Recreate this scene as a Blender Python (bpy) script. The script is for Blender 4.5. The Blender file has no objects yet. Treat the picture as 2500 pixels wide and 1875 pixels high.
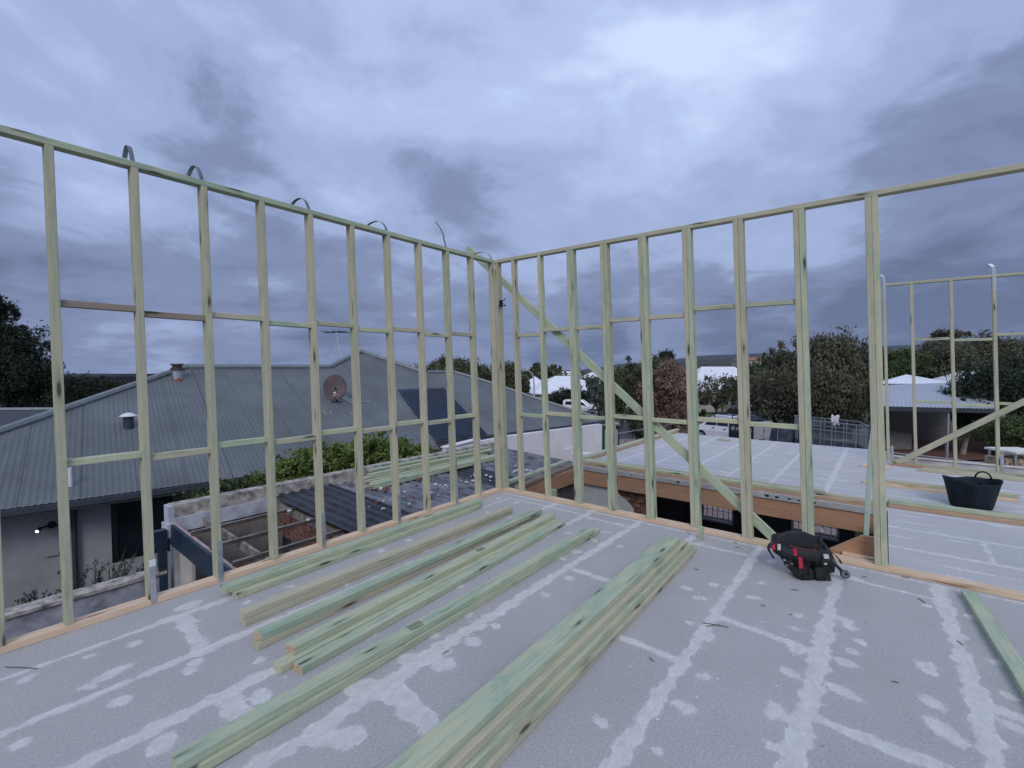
import bpy, math, random
import numpy as np
from mathutils import Vector
sin, cos, rad, PI = math.sin, math.cos, math.radians, math.pi
random.seed(7); RNG = np.random.default_rng(11)

# ------------------------------------------------------------------ camera
CAM = np.array([4.190, -5.092, 1.754])
YAW, PITCH, FPX = rad(-38.306), rad(-2.087), 1150.0      # FPX: focal length in photograph pixels (2500 wide)
FW = np.array([sin(YAW)*cos(PITCH), cos(YAW)*cos(PITCH), sin(PITCH)])
RT = np.array([cos(YAW), -sin(YAW), 0.0]); UP = np.cross(RT, FW)
S = bpy.context.scene
cd = bpy.data.cameras.new('camera'); cam = bpy.data.objects.new('camera', cd); S.collection.objects.link(cam)
cd.sensor_width = 36; cd.lens = 36*FPX/2500; cd.clip_start = .05; cd.clip_end = 20000
cam.location = CAM; cam.rotation_euler = (PI/2+PITCH, 0, -YAW); S.camera = cam

# ------------------------------------------------------------------ world, sun, exposure
SUN_EL, SUN_AZ = rad(36), rad(146)
w = bpy.data.worlds.new('World'); S.world = w; w.use_nodes = True
NT = w.node_tree; NT.nodes.clear()
def N(nt, t, **k):
    n = nt.nodes.new(t)
    for a, v in k.items():
        if a == 'i':
            for kk, vv in v.items(): n.inputs[kk].default_value = vv
        else: setattr(n, a, v)
    return n
def build_sky():
    nt = NT; L = nt.links.new
    out = N(nt, 'ShaderNodeOutputWorld'); bg = N(nt, 'ShaderNodeBackground', i={'Strength': .1}); L(bg.outputs[0], out.inputs[0])
    sky = N(nt, 'ShaderNodeTexSky', sky_type='NISHITA', sun_disc=False, sun_elevation=SUN_EL, sun_rotation=SUN_AZ, air_density=1.6, dust_density=2.0)
    tc = N(nt, 'ShaderNodeTexCoord')
    sep = N(nt, 'ShaderNodeSeparateXYZ'); L(tc.outputs['Generated'], sep.inputs[0])
    def M(op, a, b=None, c=None, clamp=False):
        m = N(nt, 'ShaderNodeMath', operation=op); m.use_clamp = clamp
        for i, v in enumerate((a, b, c)):
            if v is None: continue
            if isinstance(v, (int, float)): m.inputs[i].default_value = v
            else: L(v, m.inputs[i])
        return m.outputs[0]
    z = M('MAXIMUM', sep.outputs[2], 0.0)
    den = M('ADD', z, .16)
    px = M('DIVIDE', sep.outputs[0], den); py = M('DIVIDE', sep.outputs[1], den)
    comb = N(nt, 'ShaderNodeCombineXYZ'); L(px, comb.inputs[0]); L(py, comb.inputs[1])
    def noise(sc, det, rough, off, dist=.4, src=None, scale=(1, 1, 1), rot=0):
        mp = N(nt, 'ShaderNodeMapping'); mp.inputs['Location'].default_value = off; mp.inputs['Scale'].default_value = scale; mp.inputs['Rotation'].default_value = (0, 0, rot)
        L(src or comb.outputs[0], mp.inputs[0])
        n = N(nt, 'ShaderNodeTexNoise', i={'Scale': sc, 'Detail': det, 'Roughness': rough, 'Distortion': dist}); L(mp.outputs[0], n.inputs['Vector'])
        return n.outputs[0]
    big = noise(.75, 9, .56, (3.3, 1.7, 0), .3, scale=(1, 1.0, 1), rot=.5)
    mid = noise(2.3, 8, .6, (7.1, 4.2, 2), .5)
    fin = noise(2.6, 8, .58, (1.3, 9.2, 5), .35, src=tc.outputs['Generated'], scale=(1, 1, 1.9))
    s = M('MULTIPLY_ADD', big, .28, M('MULTIPLY_ADD', mid, .26, M('MULTIPLY_ADD', fin, .66, .035)))
    # large-scale brightness: paler towards the zenith, heavier banks low on both sides
    def lobe(v, width, amt):
        v = Vector(v).normalized()
        d = N(nt, 'ShaderNodeVectorMath', operation='DOT_PRODUCT'); L(tc.outputs['Generated'], d.inputs[0]); d.inputs[1].default_value = v
        mr = N(nt, 'ShaderNodeMapRange', interpolation_type='SMOOTHSTEP'); L(d.outputs['Value'], mr.inputs[0])
        mr.inputs[1].default_value = cos(width); mr.inputs[2].default_value = 1; mr.inputs[3].default_value = 0; mr.inputs[4].default_value = amt
        return mr.outputs[0]
    def dirpx(x, y): 
        d = FW + RT*(x-1250)/FPX - UP*(y-937.5)/FPX; return tuple(d)
    grad = N(nt, 'ShaderNodeMapRange', interpolation_type='SMOOTHSTEP'); L(z, grad.inputs[0])
    grad.inputs[1].default_value = 0; grad.inputs[2].default_value = .55; grad.inputs[3].default_value = -.16; grad.inputs[4].default_value = .03
    s = M('ADD', s, grad.outputs[0])
    for (v, wd, amt) in SKY_LOBES: s = M('ADD', s, lobe(dirpx(*v), wd, amt))
    cr = N(nt, 'ShaderNodeValToRGB'); L(s, cr.inputs[0]); e = cr.color_ramp; e.interpolation = 'EASE'
    stops = [(.32, (.118, .155, .275)), (.46, (.205, .255, .425)), (.58, (.34, .42, .66)), (.69, (.43, .53, .81)), (.84, (.60, .73, .99))]
    while len(e.elements) < len(stops): e.elements.new(.5)
    for el, (p, c) in zip(e.elements, stops): el.position = p; el.color = (*c, 1)
    sc = N(nt, 'ShaderNodeVectorMath', operation='SCALE'); L(cr.outputs[0], sc.inputs[0]); sc.inputs['Scale'].default_value = 10
    mx = N(nt, 'ShaderNodeMix', data_type='RGBA'); mx.inputs[0].default_value = .975
    L(sky.outputs[0], mx.inputs[6]); L(sc.outputs[0], mx.inputs[7]); L(mx.outputs[2], bg.inputs[0])
SKY_LOBES = [((2300, 760), .55, -.11), ((300, 780), .45, -.06), ((1620, 310), .38, .07), ((640, 760), .10, .07), ((1900, 690), .12, .06), ((1500, 800), .4, -.03), ((2480, 470), .28, -.06), ((520, 620), .16, -.05), ((0, 330), .10, -.05), ((2100, 560), .10, .05), ((60, 880), .25, .07), ((1120, 600), .16, -.02)]
build_sky()
sl = bpy.data.lights.new('sun', 'SUN'); sl.energy = 1.2; sl.angle = rad(22); sl.color = (1, .96, .92)
so = bpy.data.objects.new('sun', sl); S.collection.objects.link(so)
so.rotation_euler = (PI/2-SUN_EL, 0, PI-SUN_AZ)
S.view_settings.view_transform = 'Standard'; S.view_settings.look = 'None'; S.view_settings.exposure = 0.1; S.view_settings.gamma = 1
S.render.engine = 'CYCLES'; S.cycles.max_bounces = 6; S.cycles.diffuse_bounces = 3; S.cycles.volume_bounces = 0; S.cycles.transparent_max_bounces = 12
S.cycles.use_denoising = True

# ------------------------------------------------------------------ helpers
COL = S.collection
def ray(x, y): return FW + RT*(x-1250)/FPX - UP*(y-937.5)/FPX
def onplane(x, y, P, n):
    P = np.array(P, float); n = np.array(n, float); d = ray(x, y); return CAM + d*(((P-CAM)@n)/(d@n))
def onz(x, y, z): return onplane(x, y, (0, 0, z), (0, 0, 1))
def at(x, y, depth): return CAM + ray(x, y)*depth
LX = -.044                                              # the freshly stood frames lean a little, all the same way
def nrm(v): v = np.array(v, float); return v/np.linalg.norm(v)
class MB:
    def __init__(s): s.v = []; s.f = []; s.m = []; s.g = []; s.t = []
    def add(s, vs, fs, mi=0, gc=None, tint=None):
        b = len(s.v); s.v += [tuple(map(float, p)) for p in vs]; s.f += [tuple(b+i for i in f) for f in fs]
        s.m += (list(mi) if isinstance(mi, (list, tuple)) else [mi]*len(fs))
        s.g += (gc if gc is not None else [tuple(map(float, p)) for p in vs])
        s.t += [tint if tint is not None else .5]*len(vs)
        return s
    def box(s, x0, x1, y0, y1, z0, z1, mi=0, tint=None):
        vs = [(x, y, z) for x in (x0, x1) for y in (y0, y1) for z in (z0, z1)]
        return s.add(vs, [(0, 1, 3, 2), (4, 6, 7, 5), (0, 4, 5, 1), (2, 3, 7, 6), (0, 2, 6, 4), (1, 5, 7, 3)], mi, tint=tint)
    def obox(s, c, ax, ay, az, mi=0, tint=None):         # centre and three half-axes
        c, ax, ay, az = map(lambda q: np.array(q, float), (c, ax, ay, az))
        vs = [c+i*ax+j*ay+k*az for i in (-1, 1) for j in (-1, 1) for k in (-1, 1)]
        return s.add(vs, [(0, 1, 3, 2), (4, 6, 7, 5), (0, 4, 5, 1), (2, 3, 7, 6), (0, 2, 6, 4), (1, 5, 7, 3)], mi, tint=tint)
    def timber(s, p0, p1, a, ha, hb, ch=.003, endmi=0, tint=None):
        """chamfered rectangular bar from p0 to p1; a = direction of half-width ha, other half-thickness hb"""
        p0 = np.array(p0, float); p1 = np.array(p1, float); d = nrm(p1-p0); a = np.array(a, float); a = nrm(a-d*(a@d)); b = np.cross(d, a)
        sec = [(-ha+ch, -hb), (ha-ch, -hb), (ha, -hb+ch), (ha, hb-ch), (ha-ch, hb), (-ha+ch, hb), (-ha, hb-ch), (-ha, -hb+ch)]
        ln = np.linalg.norm(p1-p0); o = random.uniform(0, 50); o2 = random.uniform(0, 9)
        vs = []; gc = []
        for q, l in ((p0, 0), (p1, ln)):
            for u, v in sec: vs.append(q+a*u+b*v); gc.append((o+l, u+o2, v+o2*.7))
        fs = [(i, (i+1) % 8, 8+(i+1) % 8, 8+i) for i in range(8)]+[tuple(range(7, -1, -1)), tuple(range(8, 16))]
        return s.add(vs, fs, [0]*8+[endmi]*2, gc, random.random() if tint is None else tint)
    def prism(s, pts, d, mi=0, tint=None):               # polygon (list of 3-D points) extruded by vector d
        pts = [np.array(p, float) for p in pts]; d = np.array(d, float); n = len(pts)
        vs = pts+[p+d for p in pts]
        return s.add(vs, [tuple(range(n-1, -1, -1)), tuple(range(n, 2*n))]+[(i, (i+1) % n, n+(i+1) % n, n+i) for i in range(n)], mi, tint=tint)
    def tube(s, pts, r, n=8, mi=0, cap=True, tint=None):
        pts = [np.array(p, float) for p in pts]; rs = r if isinstance(r, (list, tuple)) else [r]*len(pts)
        vs = []; prev = None
        for i, p in enumerate(pts):
            d = nrm(pts[min(i+1, len(pts)-1)]-pts[max(i-1, 0)])
            if prev is None: prev = np.array([0, 0, 1.]) if abs(d[2]) < .9 else np.array([1., 0, 0])
            a = nrm(prev-d*(prev@d)); b = np.cross(d, a); prev = a
            for k in range(n): vs.append(p+rs[i]*(a*cos(2*PI*k/n)+b*sin(2*PI*k/n)))
        fs = [(i*n+k, i*n+(k+1) % n, (i+1)*n+(k+1) % n, (i+1)*n+k) for i in range(len(pts)-1) for k in range(n)]
        if cap: fs += [tuple(range(n-1, -1, -1)), tuple(range((len(pts)-1)*n, len(pts)*n))]
        return s.add(vs, fs, mi, tint=tint)
    def lathe(s, c, prof, n=24, mi=0, sx=1, sy=1):       # prof: (radius, height)
        c = np.array(c, float)
        vs = [c+np.array([r*sx*cos(2*PI*k/n), r*sy*sin(2*PI*k/n), z]) for r, z in prof for k in range(n)]
        fs = [(i*n+k, i*n+(k+1) % n, (i+1)*n+(k+1) % n, (i+1)*n+k) for i in range(len(prof)-1) for k in range(n)]
        return s.add(vs, fs, mi)
    def ribbon(s, pts, wv, th, mi=0):                    # strip along pts; wv = half-width vector (fixed), th thickness
        pts = [np.array(p, float) for p in pts]; wv = np.array(wv, float); vs = []
        for i, p in enumerate(pts):
            d = nrm(pts[min(i+1, len(pts)-1)]-pts[max(i-1, 0)]); nn = nrm(np.cross(d, wv))*th/2
            vs += [p-wv-nn, p+wv-nn, p+wv+nn, p-wv+nn]
        fs = [(i*4+k, i*4+(k+1) % 4, i*4+4+(k+1) % 4, i*4+4+k) for i in range(len(pts)-1) for k in range(4)]
        fs += [(3, 2, 1, 0), tuple(range(len(pts)*4-4, len(pts)*4))]
        return s.add(vs, fs, mi)
    def build(s, name, mats, parent=None, shear=False, smooth=False):
        me = bpy.data.meshes.new(name)
        V = np.array(s.v, float)
        if shear: V[:, 0] += LX*V[:, 2]
        me.from_pydata(V.tolist(), [], s.f)
        for m in (mats if isinstance(mats, (list, tuple)) else [mats]): me.materials.append(m)
        if len(me.polygons) == len(s.m): me.polygons.foreach_set('material_index', s.m)
        at_ = me.attributes.new('gc', 'FLOAT_VECTOR', 'POINT'); at_.data.foreach_set('vector', np.array(s.g, float).ravel())
        at2 = me.attributes.new('tint', 'FLOAT', 'POINT'); at2.data.foreach_set('value', np.array(s.t, float))
        if smooth: me.polygons.foreach_set('use_smooth', [True]*len(me.polygons))
        me.validate(); me.update()
        o = bpy.data.objects.new(name, me); COL.objects.link(o)
        if parent is not None: o.parent = parent; o.matrix_parent_inverse.identity(); 
        if parent is not None:
            # meshes are written in world coordinates; keep them there under a moved Empty
            l = parent_world(parent); V2 = V-l; me.vertices.foreach_set('co', V2.ravel()); me.update()
        else:
            c = np.array([V[:, 0].mean(), V[:, 1].mean(), V[:, 2].min()]); me.vertices.foreach_set('co', (V-c).ravel()); me.update(); o.location = c
        bm_fix(me)
        return o
def bm_fix(me):
    import bmesh
    b = bmesh.new(); b.from_mesh(me); bmesh.ops.recalc_face_normals(b, faces=b.faces); b.to_mesh(me); b.free()
def parent_world(p):
    l = np.zeros(3)
    while p is not None: l += np.array(p.location); p = p.parent
    return l
def tag(o, label=None, cat=None, group=None, kind=None):
    if label: o['label'] = label
    if cat: o['category'] = cat
    if group: o['group'] = group
    if kind: o['kind'] = kind
    return o
def thing(name, label, cat, loc, group=None):
    o = bpy.data.objects.new(name, None); COL.objects.link(o); o.location = tuple(map(float, loc)); o.empty_display_size = .1
    return tag(o, label, cat, group)
def struct(name, mb, m, **k): return tag(mb.build(name, m, **k), kind='structure')

# ------------------------------------------------------------------ materials
MT = {}
def mat(name, col=(.5, .5, .5), rough=.7, metal=0, var=.12, vs=6.0, bump=0.0, bs=40.0, spec=.4, col2=None, stretch=(1, 1, 1), emit=None, attr=None, coat=0):
    if name in MT: return MT[name]
    m = bpy.data.materials.new(name); m.use_nodes = True; nt = m.node_tree; L = nt.links.new
    b = nt.nodes['Principled BSDF']; b.inputs['Roughness'].default_value = rough; b.inputs['Metallic'].default_value = metal
    b.inputs['Specular IOR Level'].default_value = spec
    if coat: b.inputs['Coat Weight'].default_value = coat
    if attr: src = N(nt, 'ShaderNodeAttribute', attribute_name=attr).outputs['Vector']
    else: src = N(nt, 'ShaderNodeTexCoord').outputs['Object']
    mp = N(nt, 'ShaderNodeMapping'); mp.inputs['Scale'].default_value = stretch; L(src, mp.inputs[0])
    n1 = N(nt, 'ShaderNodeTexNoise', i={'Scale': vs, 'Detail': 8, 'Roughness': .62}); L(mp.outputs[0], n1.inputs['Vector'])
    c2 = col2 or tuple(c*(1-2.2*var) for c in col)
    cr = N(nt, 'ShaderNodeValToRGB'); L(n1.outputs[0], cr.inputs[0])
    cr.color_ramp.elements[0].position = .32; cr.color_ramp.elements[1].position = .68
    cr.color_ramp.elements[0].color = (*c2, 1); cr.color_ramp.elements[1].color = (*[min(1, c*(1+var)) for c in col], 1)
    L(cr.outputs[0], b.inputs['Base Color'])
    if bump:
        n2 = N(nt, 'ShaderNodeTexNoise', i={'Scale': bs, 'Detail': 5}); L(mp.outputs[0], n2.inputs['Vector'])
        bp = N(nt, 'ShaderNodeBump', i={'Strength': bump, 'Distance': .01}); L(n2.outputs[0], bp.inputs['Height']); L(bp.outputs[0], b.inputs['Normal'])
    if emit: b.inputs['Emission Color'].default_value = (*emit[0], 1); b.inputs['Emission Strength'].default_value = emit[1]
    MT[name] = m; return m

def wood(name, a, b_, tintc, rough=.75, knots=True, dark=(.035, .03, .02)):
    m = bpy.data.materials.new(name); m.use_nodes = True; nt = m.node_tree; L = nt.links.new
    bs = nt.nodes['Principled BSDF']; bs.inputs['Roughness'].default_value = rough; bs.inputs['Specular IOR Level'].default_value = .25
    at_ = N(nt, 'ShaderNodeAttribute', attribute_name='gc'); ti = N(nt, 'ShaderNodeAttribute', attribute_name='tint')
    def mapped(sc, tr=(0, 0, 0)):
        mp = N(nt, 'ShaderNodeMapping'); mp.inputs['Scale'].default_value = sc; mp.inputs['Location'].default_value = tr; L(at_.outputs['Vector'], mp.inputs[0]); return mp.outputs[0]
    g = N(nt, 'ShaderNodeTexNoise', i={'Scale': 1, 'Detail': 7, 'Roughness': .65, 'Distortion': .6}); L(mapped((1.6, 70, 70)), g.inputs['Vector'])
    big = N(nt, 'ShaderNodeTexNoise', i={'Scale': 1, 'Detail': 4, 'Roughness': .6}); L(mapped((2.2, 7, 7)), big.inputs['Vector'])
    r1 = N(nt, 'ShaderNodeValToRGB'); L(g.outputs[0], r1.inputs[0]); e = r1.color_ramp.elements
    e[0].position = .33; e[0].color = (*[c*.58 for c in a], 1); e[1].position = .66; e[1].color = (*a, 1)
    r2 = N(nt, 'ShaderNodeMix', data_type='RGBA'); L(r1.outputs[0], r2.inputs[6]); r2.inputs[7].default_value = (*b_, 1)
    mr = N(nt, 'ShaderNodeMapRange'); L(big.outputs[0], mr.inputs[0]); mr.inputs[1].default_value = .35; mr.inputs[2].default_value = .68; L(mr.outputs[0], r2.inputs[0])
    r3 = N(nt, 'ShaderNodeMix', data_type='RGBA'); L(r2.outputs[2], r3.inputs[6]); r3.inputs[7].default_value = (*tintc, 1)
    mu = N(nt, 'ShaderNodeMath', operation='MULTIPLY'); L(ti.outputs['Fac'], mu.inputs[0]); mu.inputs[1].default_value = .6; vb = N(nt, 'ShaderNodeTexNoise', i={'Scale': 1, 'Detail': 5, 'Roughness': .7, 'Distortion': .8}); L(mapped((3.2, 13, 13), (2, 8, 4)), vb.inputs['Vector']); vm = N(nt, 'ShaderNodeMapRange'); L(vb.outputs[0], vm.inputs[0]); vm.inputs[1].default_value = .40; vm.inputs[2].default_value = .68; vm.inputs[3].default_value = -.1; vm.inputs[4].default_value = .75; va = N(nt, 'ShaderNodeMath', operation='ADD', use_clamp=True); L(mu.outputs[0], va.inputs[0]); L(vm.outputs[0], va.inputs[1]); L(va.outputs[0], r3.inputs[0])
    last = r3.outputs[2]
    if knots:
        vo = N(nt, 'ShaderNodeTexVoronoi', i={'Scale': 1}); vo.feature = 'F1'; L(mapped((2.1, 12, 12)), vo.inputs['Vector'])
        nn = N(nt, 'ShaderNodeTexNoise', i={'Scale': 1, 'Detail': 3}); L(mapped((9, 60, 60)), nn.inputs['Vector'])
        ad = N(nt, 'ShaderNodeMath', operation='MULTIPLY_ADD'); L(nn.outputs[0], ad.inputs[0]); ad.inputs[1].default_value = .16; L(vo.outputs['Distance'], ad.inputs[2])
        k = N(nt, 'ShaderNodeMapRange', interpolation_type='SMOOTHSTEP'); L(ad.outputs[0], k.inputs[0]); k.inputs[1].default_value = .155; k.inputs[2].default_value = .235; k.inputs[3].default_value = .85; k.inputs[4].default_value = 0
        halo = N(nt, 'ShaderNodeMapRange', interpolation_type='SMOOTHSTEP'); L(ad.outputs[0], halo.inputs[0]); halo.inputs[1].default_value = .17; halo.inputs[2].default_value = .44; halo.inputs[3].default_value = .45; halo.inputs[4].default_value = 0
        h = N(nt, 'ShaderNodeMix', data_type='RGBA'); L(halo.outputs[0], h.inputs[0]); L(last, h.inputs[6]); h.inputs[7].default_value = (*[c*.55 for c in b_], 1)
        kk = N(nt, 'ShaderNodeMix', data_type='RGBA'); L(k.outputs[0], kk.inputs[0]); L(h.outputs[2], kk.inputs[6]); kk.inputs[7].default_value = (*dark, 1); last = kk.outputs[2]
        # dark splits along the grain
        c1 = N(nt, 'ShaderNodeTexNoise', i={'Scale': 1, 'Detail': 2}); L(mapped((1.1, 26, 26), (5, 3, 1)), c1.inputs['Vector'])
        cm = N(nt, 'ShaderNodeMapRange'); L(c1.outputs[0], cm.inputs[0]); cm.inputs[1].default_value = .715; cm.inputs[2].default_value = .75; cm.inputs[4].default_value = .8
        k3 = N(nt, 'ShaderNodeMix', data_type='RGBA'); L(cm.outputs[0], k3.inputs[0]); L(last, k3.inputs[6]); k3.inputs[7].default_value = (*dark, 1); last = k3.outputs[2]
    L(last, bs.inputs['Base Color'])
    bp = N(nt, 'ShaderNodeBump', i={'Strength': .25, 'Distance': .004}); L(g.outputs[0], bp.inputs['Height']); L(bp.outputs[0], bs.inputs['Normal'])
    MT[name] = m; return m
GREEN = wood('treated_pine', (.55, .54, .37), (.33, .365, .255), (.51, .47, .335))
GREEN2 = wood('treated_pine_teal', (.51, .585, .415), (.29, .39, .285), (.55, .53, .34))
PINE = wood('raw_pine', (.76, .60, .42), (.64, .46, .30), (.74, .55, .38), knots=True, dark=(.22, .09, .04))
BROWNN = wood('brown_stained_pine', (.33, .265, .21), (.24, .19, .155), (.30, .25, .20))
AGED = wood('aged_pine', (.52, .37, .24), (.40, .26, .16), (.50, .34, .22), dark=(.1, .05, .03))
PEND = mat('pine_end_grain', (.60, .42, .28), .85, var=.2, vs=60)
LVL = wood('laminated_beam', (.46, .25, .145), (.37, .185, .10), (.50, .29, .18), knots=False)
GALV = mat('galvanised_steel', (.62, .65, .68), .35, .85, var=.1, vs=25)
STST = mat('strap_steel', (.20, .215, .24), .5, .5)
STRAPD = mat('weathered_strap', (.10, .11, .12), .5, .7)
BLACKPL = mat('black_rubber', (.008, .009, .012), .6, var=.5, vs=9, bump=.3, bs=30, col2=(.012, .018, .022), spec=.2)

# ------------------------------------------------------------------ concrete panel floor (panels with filled joints and screw patches)
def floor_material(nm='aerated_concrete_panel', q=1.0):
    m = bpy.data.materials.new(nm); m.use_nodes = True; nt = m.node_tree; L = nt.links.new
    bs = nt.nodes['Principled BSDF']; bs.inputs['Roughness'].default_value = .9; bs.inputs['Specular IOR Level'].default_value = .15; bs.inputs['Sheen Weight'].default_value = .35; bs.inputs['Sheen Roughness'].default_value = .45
    tc = N(nt, 'ShaderNodeTexCoord').outputs['Object']
    f = N(nt, 'ShaderNodeAttribute', attribute_name='filler'); ln = N(nt, 'ShaderNodeAttribute', attribute_name='ridge')
    def nz(sc, det=6, r=.6, st=(1, 1, 1), dist=0):
        mp = N(nt, 'ShaderNodeMapping'); mp.inputs['Scale'].default_value = st; L(tc, mp.inputs[0])
        n = N(nt, 'ShaderNodeTexNoise', i={'Scale': sc, 'Detail': det, 'Roughness': r, 'Distortion': dist}); L(mp.outputs[0], n.inputs['Vector']); return n.outputs[0]
    def ramp(src, p0, c0, p1, c1):
        r = N(nt, 'ShaderNodeValToRGB'); L(src, r.inputs[0]); e = r.color_ramp.elements; e[0].position = p0; e[0].color = (*c0, 1); e[1].position = p1; e[1].color = (*c1, 1); return r.outputs[0]
    def mix(fac, a, b, t='MIX'):
        x = N(nt, 'ShaderNodeMix', data_type='RGBA', blend_type=t)
        for i, v in ((0, fac), (6, a), (7, b)):
            if isinstance(v, (int, float)): x.inputs[i].default_value = v
            elif isinstance(v, tuple): x.inputs[i].default_value = (*v, 1)
            else: L(v, x.inputs[i])
        return x.outputs[2]
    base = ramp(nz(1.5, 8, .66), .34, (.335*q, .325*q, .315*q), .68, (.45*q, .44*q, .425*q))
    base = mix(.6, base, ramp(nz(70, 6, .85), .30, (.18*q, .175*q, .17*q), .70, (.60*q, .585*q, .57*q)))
    base = mix(ramp(nz(14, 5, .7, (1, .25, 1)), .60, (0, 0, 0), .78, (.35, .35, .35)), base, (.50, .48, .465))      # faint scuffs
    base = mix(ramp(nz(.9, 4, .6), .55, (0, 0, 0), .75, (.35, .35, .35)), base, (.38, .325, .30))                     # dusty pinkish areas
    # filler: distance field in the attribute, edge broken up by noise
    a = N(nt, 'ShaderNodeMath', operation='MULTIPLY_ADD'); L(nz(30, 8, .75, (1, .5, 1), .6), a.inputs[0]); a.inputs[1].default_value = .085; L(f.outputs['Fac'], a.inputs[2])
    b2 = N(nt, 'ShaderNodeMath', operation='MULTIPLY_ADD'); L(nz(6, 4, .6), b2.inputs[0]); b2.inputs[1].default_value = .028; L(a.outputs[0], b2.inputs[2])
    k = N(nt, 'ShaderNodeMapRange', interpolation_type='SMOOTHSTEP'); L(b2.outputs[0], k.inputs[0]); k.inputs[1].default_value = .046; k.inputs[2].default_value = .060
    op = ramp(nz(16, 7, .75, (1, .5, 1), .4), .34, (.30, .30, .30), .62, (.95, .95, .95))
    kk = N(nt, 'ShaderNodeMath', operation='MULTIPLY'); L(k.outputs[0], kk.inputs[0]); L(op, kk.inputs[1])
    base = mix(kk.outputs[0], base, ramp(nz(60, 5, .7), .3, (.60, .585, .56), .7, (.80, .78, .75)))
    hl = N(nt, 'ShaderNodeMath', operation='MULTIPLY_ADD'); L(nz(9, 6, .7, (1, .35, 1), .6), hl.inputs[0]); hl.inputs[1].default_value = .16; L(f.outputs['Fac'], hl.inputs[2])
    hm_ = N(nt, 'ShaderNodeMapRange', interpolation_type='SMOOTHSTEP'); L(hl.outputs[0], hm_.inputs[0]); hm_.inputs[1].default_value = .045; hm_.inputs[2].default_value = .11; hm_.inputs[4].default_value = .38
    base = mix(hm_.outputs[0], base, (.52, .505, .48))
    r = N(nt, 'ShaderNodeMath', operation='MULTIPLY_ADD'); L(nz(40, 5, .7, (1, .2, 1)), r.inputs[0]); r.inputs[1].default_value = .012; L(ln.outputs['Fac'], r.inputs[2])
    k2 = N(nt, 'ShaderNodeMapRange', interpolation_type='SMOOTHSTEP'); L(r.outputs[0], k2.inputs[0]); k2.inputs[1].default_value = .004; k2.inputs[2].default_value = .011; k2.inputs[4].default_value = .75
    base = mix(k2.outputs[0], base, (.74, .72, .69))
    # specks: tiny pale crumbs and dark grit
    vo = N(nt, 'ShaderNodeTexVoronoi', i={'Scale': 7}); L(tc, vo.inputs['Vector'])
    sp = N(nt, 'ShaderNodeMapRange'); L(vo.outputs['Distance'], sp.inputs[0]); sp.inputs[1].default_value = .03; sp.inputs[2].default_value = .055; sp.inputs[3].default_value = .8; sp.inputs[4].default_value = 0
    base = mix(sp.outputs[0], base, (.85, .84, .82))
    vo2 = N(nt, 'ShaderNodeTexVoronoi', i={'Scale': 4.3, 'Randomness': 1}); mp = N(nt, 'ShaderNodeMapping'); mp.inputs['Location'].default_value = (3, 5, 0); L(tc, mp.inputs[0]); L(mp.outputs[0], vo2.inputs['Vector'])
    sp2 = N(nt, 'ShaderNodeMapRange'); L(vo2.outputs['Distance'], sp2.inputs[0]); sp2.inputs[1].default_value = .018; sp2.inputs[2].default_value = .03; sp2.inputs[3].default_value = .8; sp2.inputs[4].default_value = 0
    base = mix(sp2.outputs[0], base, (.06, .05, .045))
    L(base, bs.inputs['Base Color'])
    hh = N(nt, 'ShaderNodeMath', operation='MULTIPLY_ADD'); L(nz(120, 4, .7), hh.inputs[0]); hh.inputs[1].default_value = .5; L(k.outputs[0], hh.inputs[2])
    bp = N(nt, 'ShaderNodeBump', i={'Strength': .3, 'Distance': .003}); L(hh.outputs[0], bp.inputs['Height']); L(bp.outputs[0], bs.inputs['Normal'])
    return m
FLOORM = floor_material(); FLOORL = floor_material('glare_pale_concrete_panel', 1.14)  # FLOORL: paler copy for far and right decks, grazing glare put into the base colour
FEDGE = mat('panel_edge', (.46, .44, .425), .9, var=.12, vs=8, bump=.3, bs=60)
def segdist(X, Y, x0, y0, x1, y1):
    dx, dy = x1-x0, y1-y0; t = np.clip(((X-x0)*dx+(Y-y0)*dy)/(dx*dx+dy*dy), 0, 1); return np.hypot(X-x0-t*dx, Y-y0-t*dy)
def fields(X, Y, joints, patches):
    """joints: (x0,y0,x1,y1,halfwidth,ridge) ; patches: (x,y,rx,ry,rot)"""
    F = np.full(X.shape, -.5); R = np.full(X.shape, -.5)
    wob = .007*np.sin(X*9+Y*5)+.007*np.sin(Y*17+X*5)+.009*np.sin(X*31-Y*29)+.008*np.sin(Y*53+X*11)
    for x0, y0, x1, y1, hw, rg in joints:
        d = segdist(X, Y, x0, y0, x1, y1)
        F = np.maximum(F, hw+wob*(hw/.05)-d)
        if rg: R = np.maximum(R, rg-d)
    for x, y, rx, ry, a in patches:
        u = (X-x)*cos(a)+(Y-y)*sin(a); v = -(X-x)*sin(a)+(Y-y)*cos(a)
        F = np.maximum(F, (1-np.hypot(u/rx, v/ry))*min(rx, ry)*.9)
    return F, R
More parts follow.
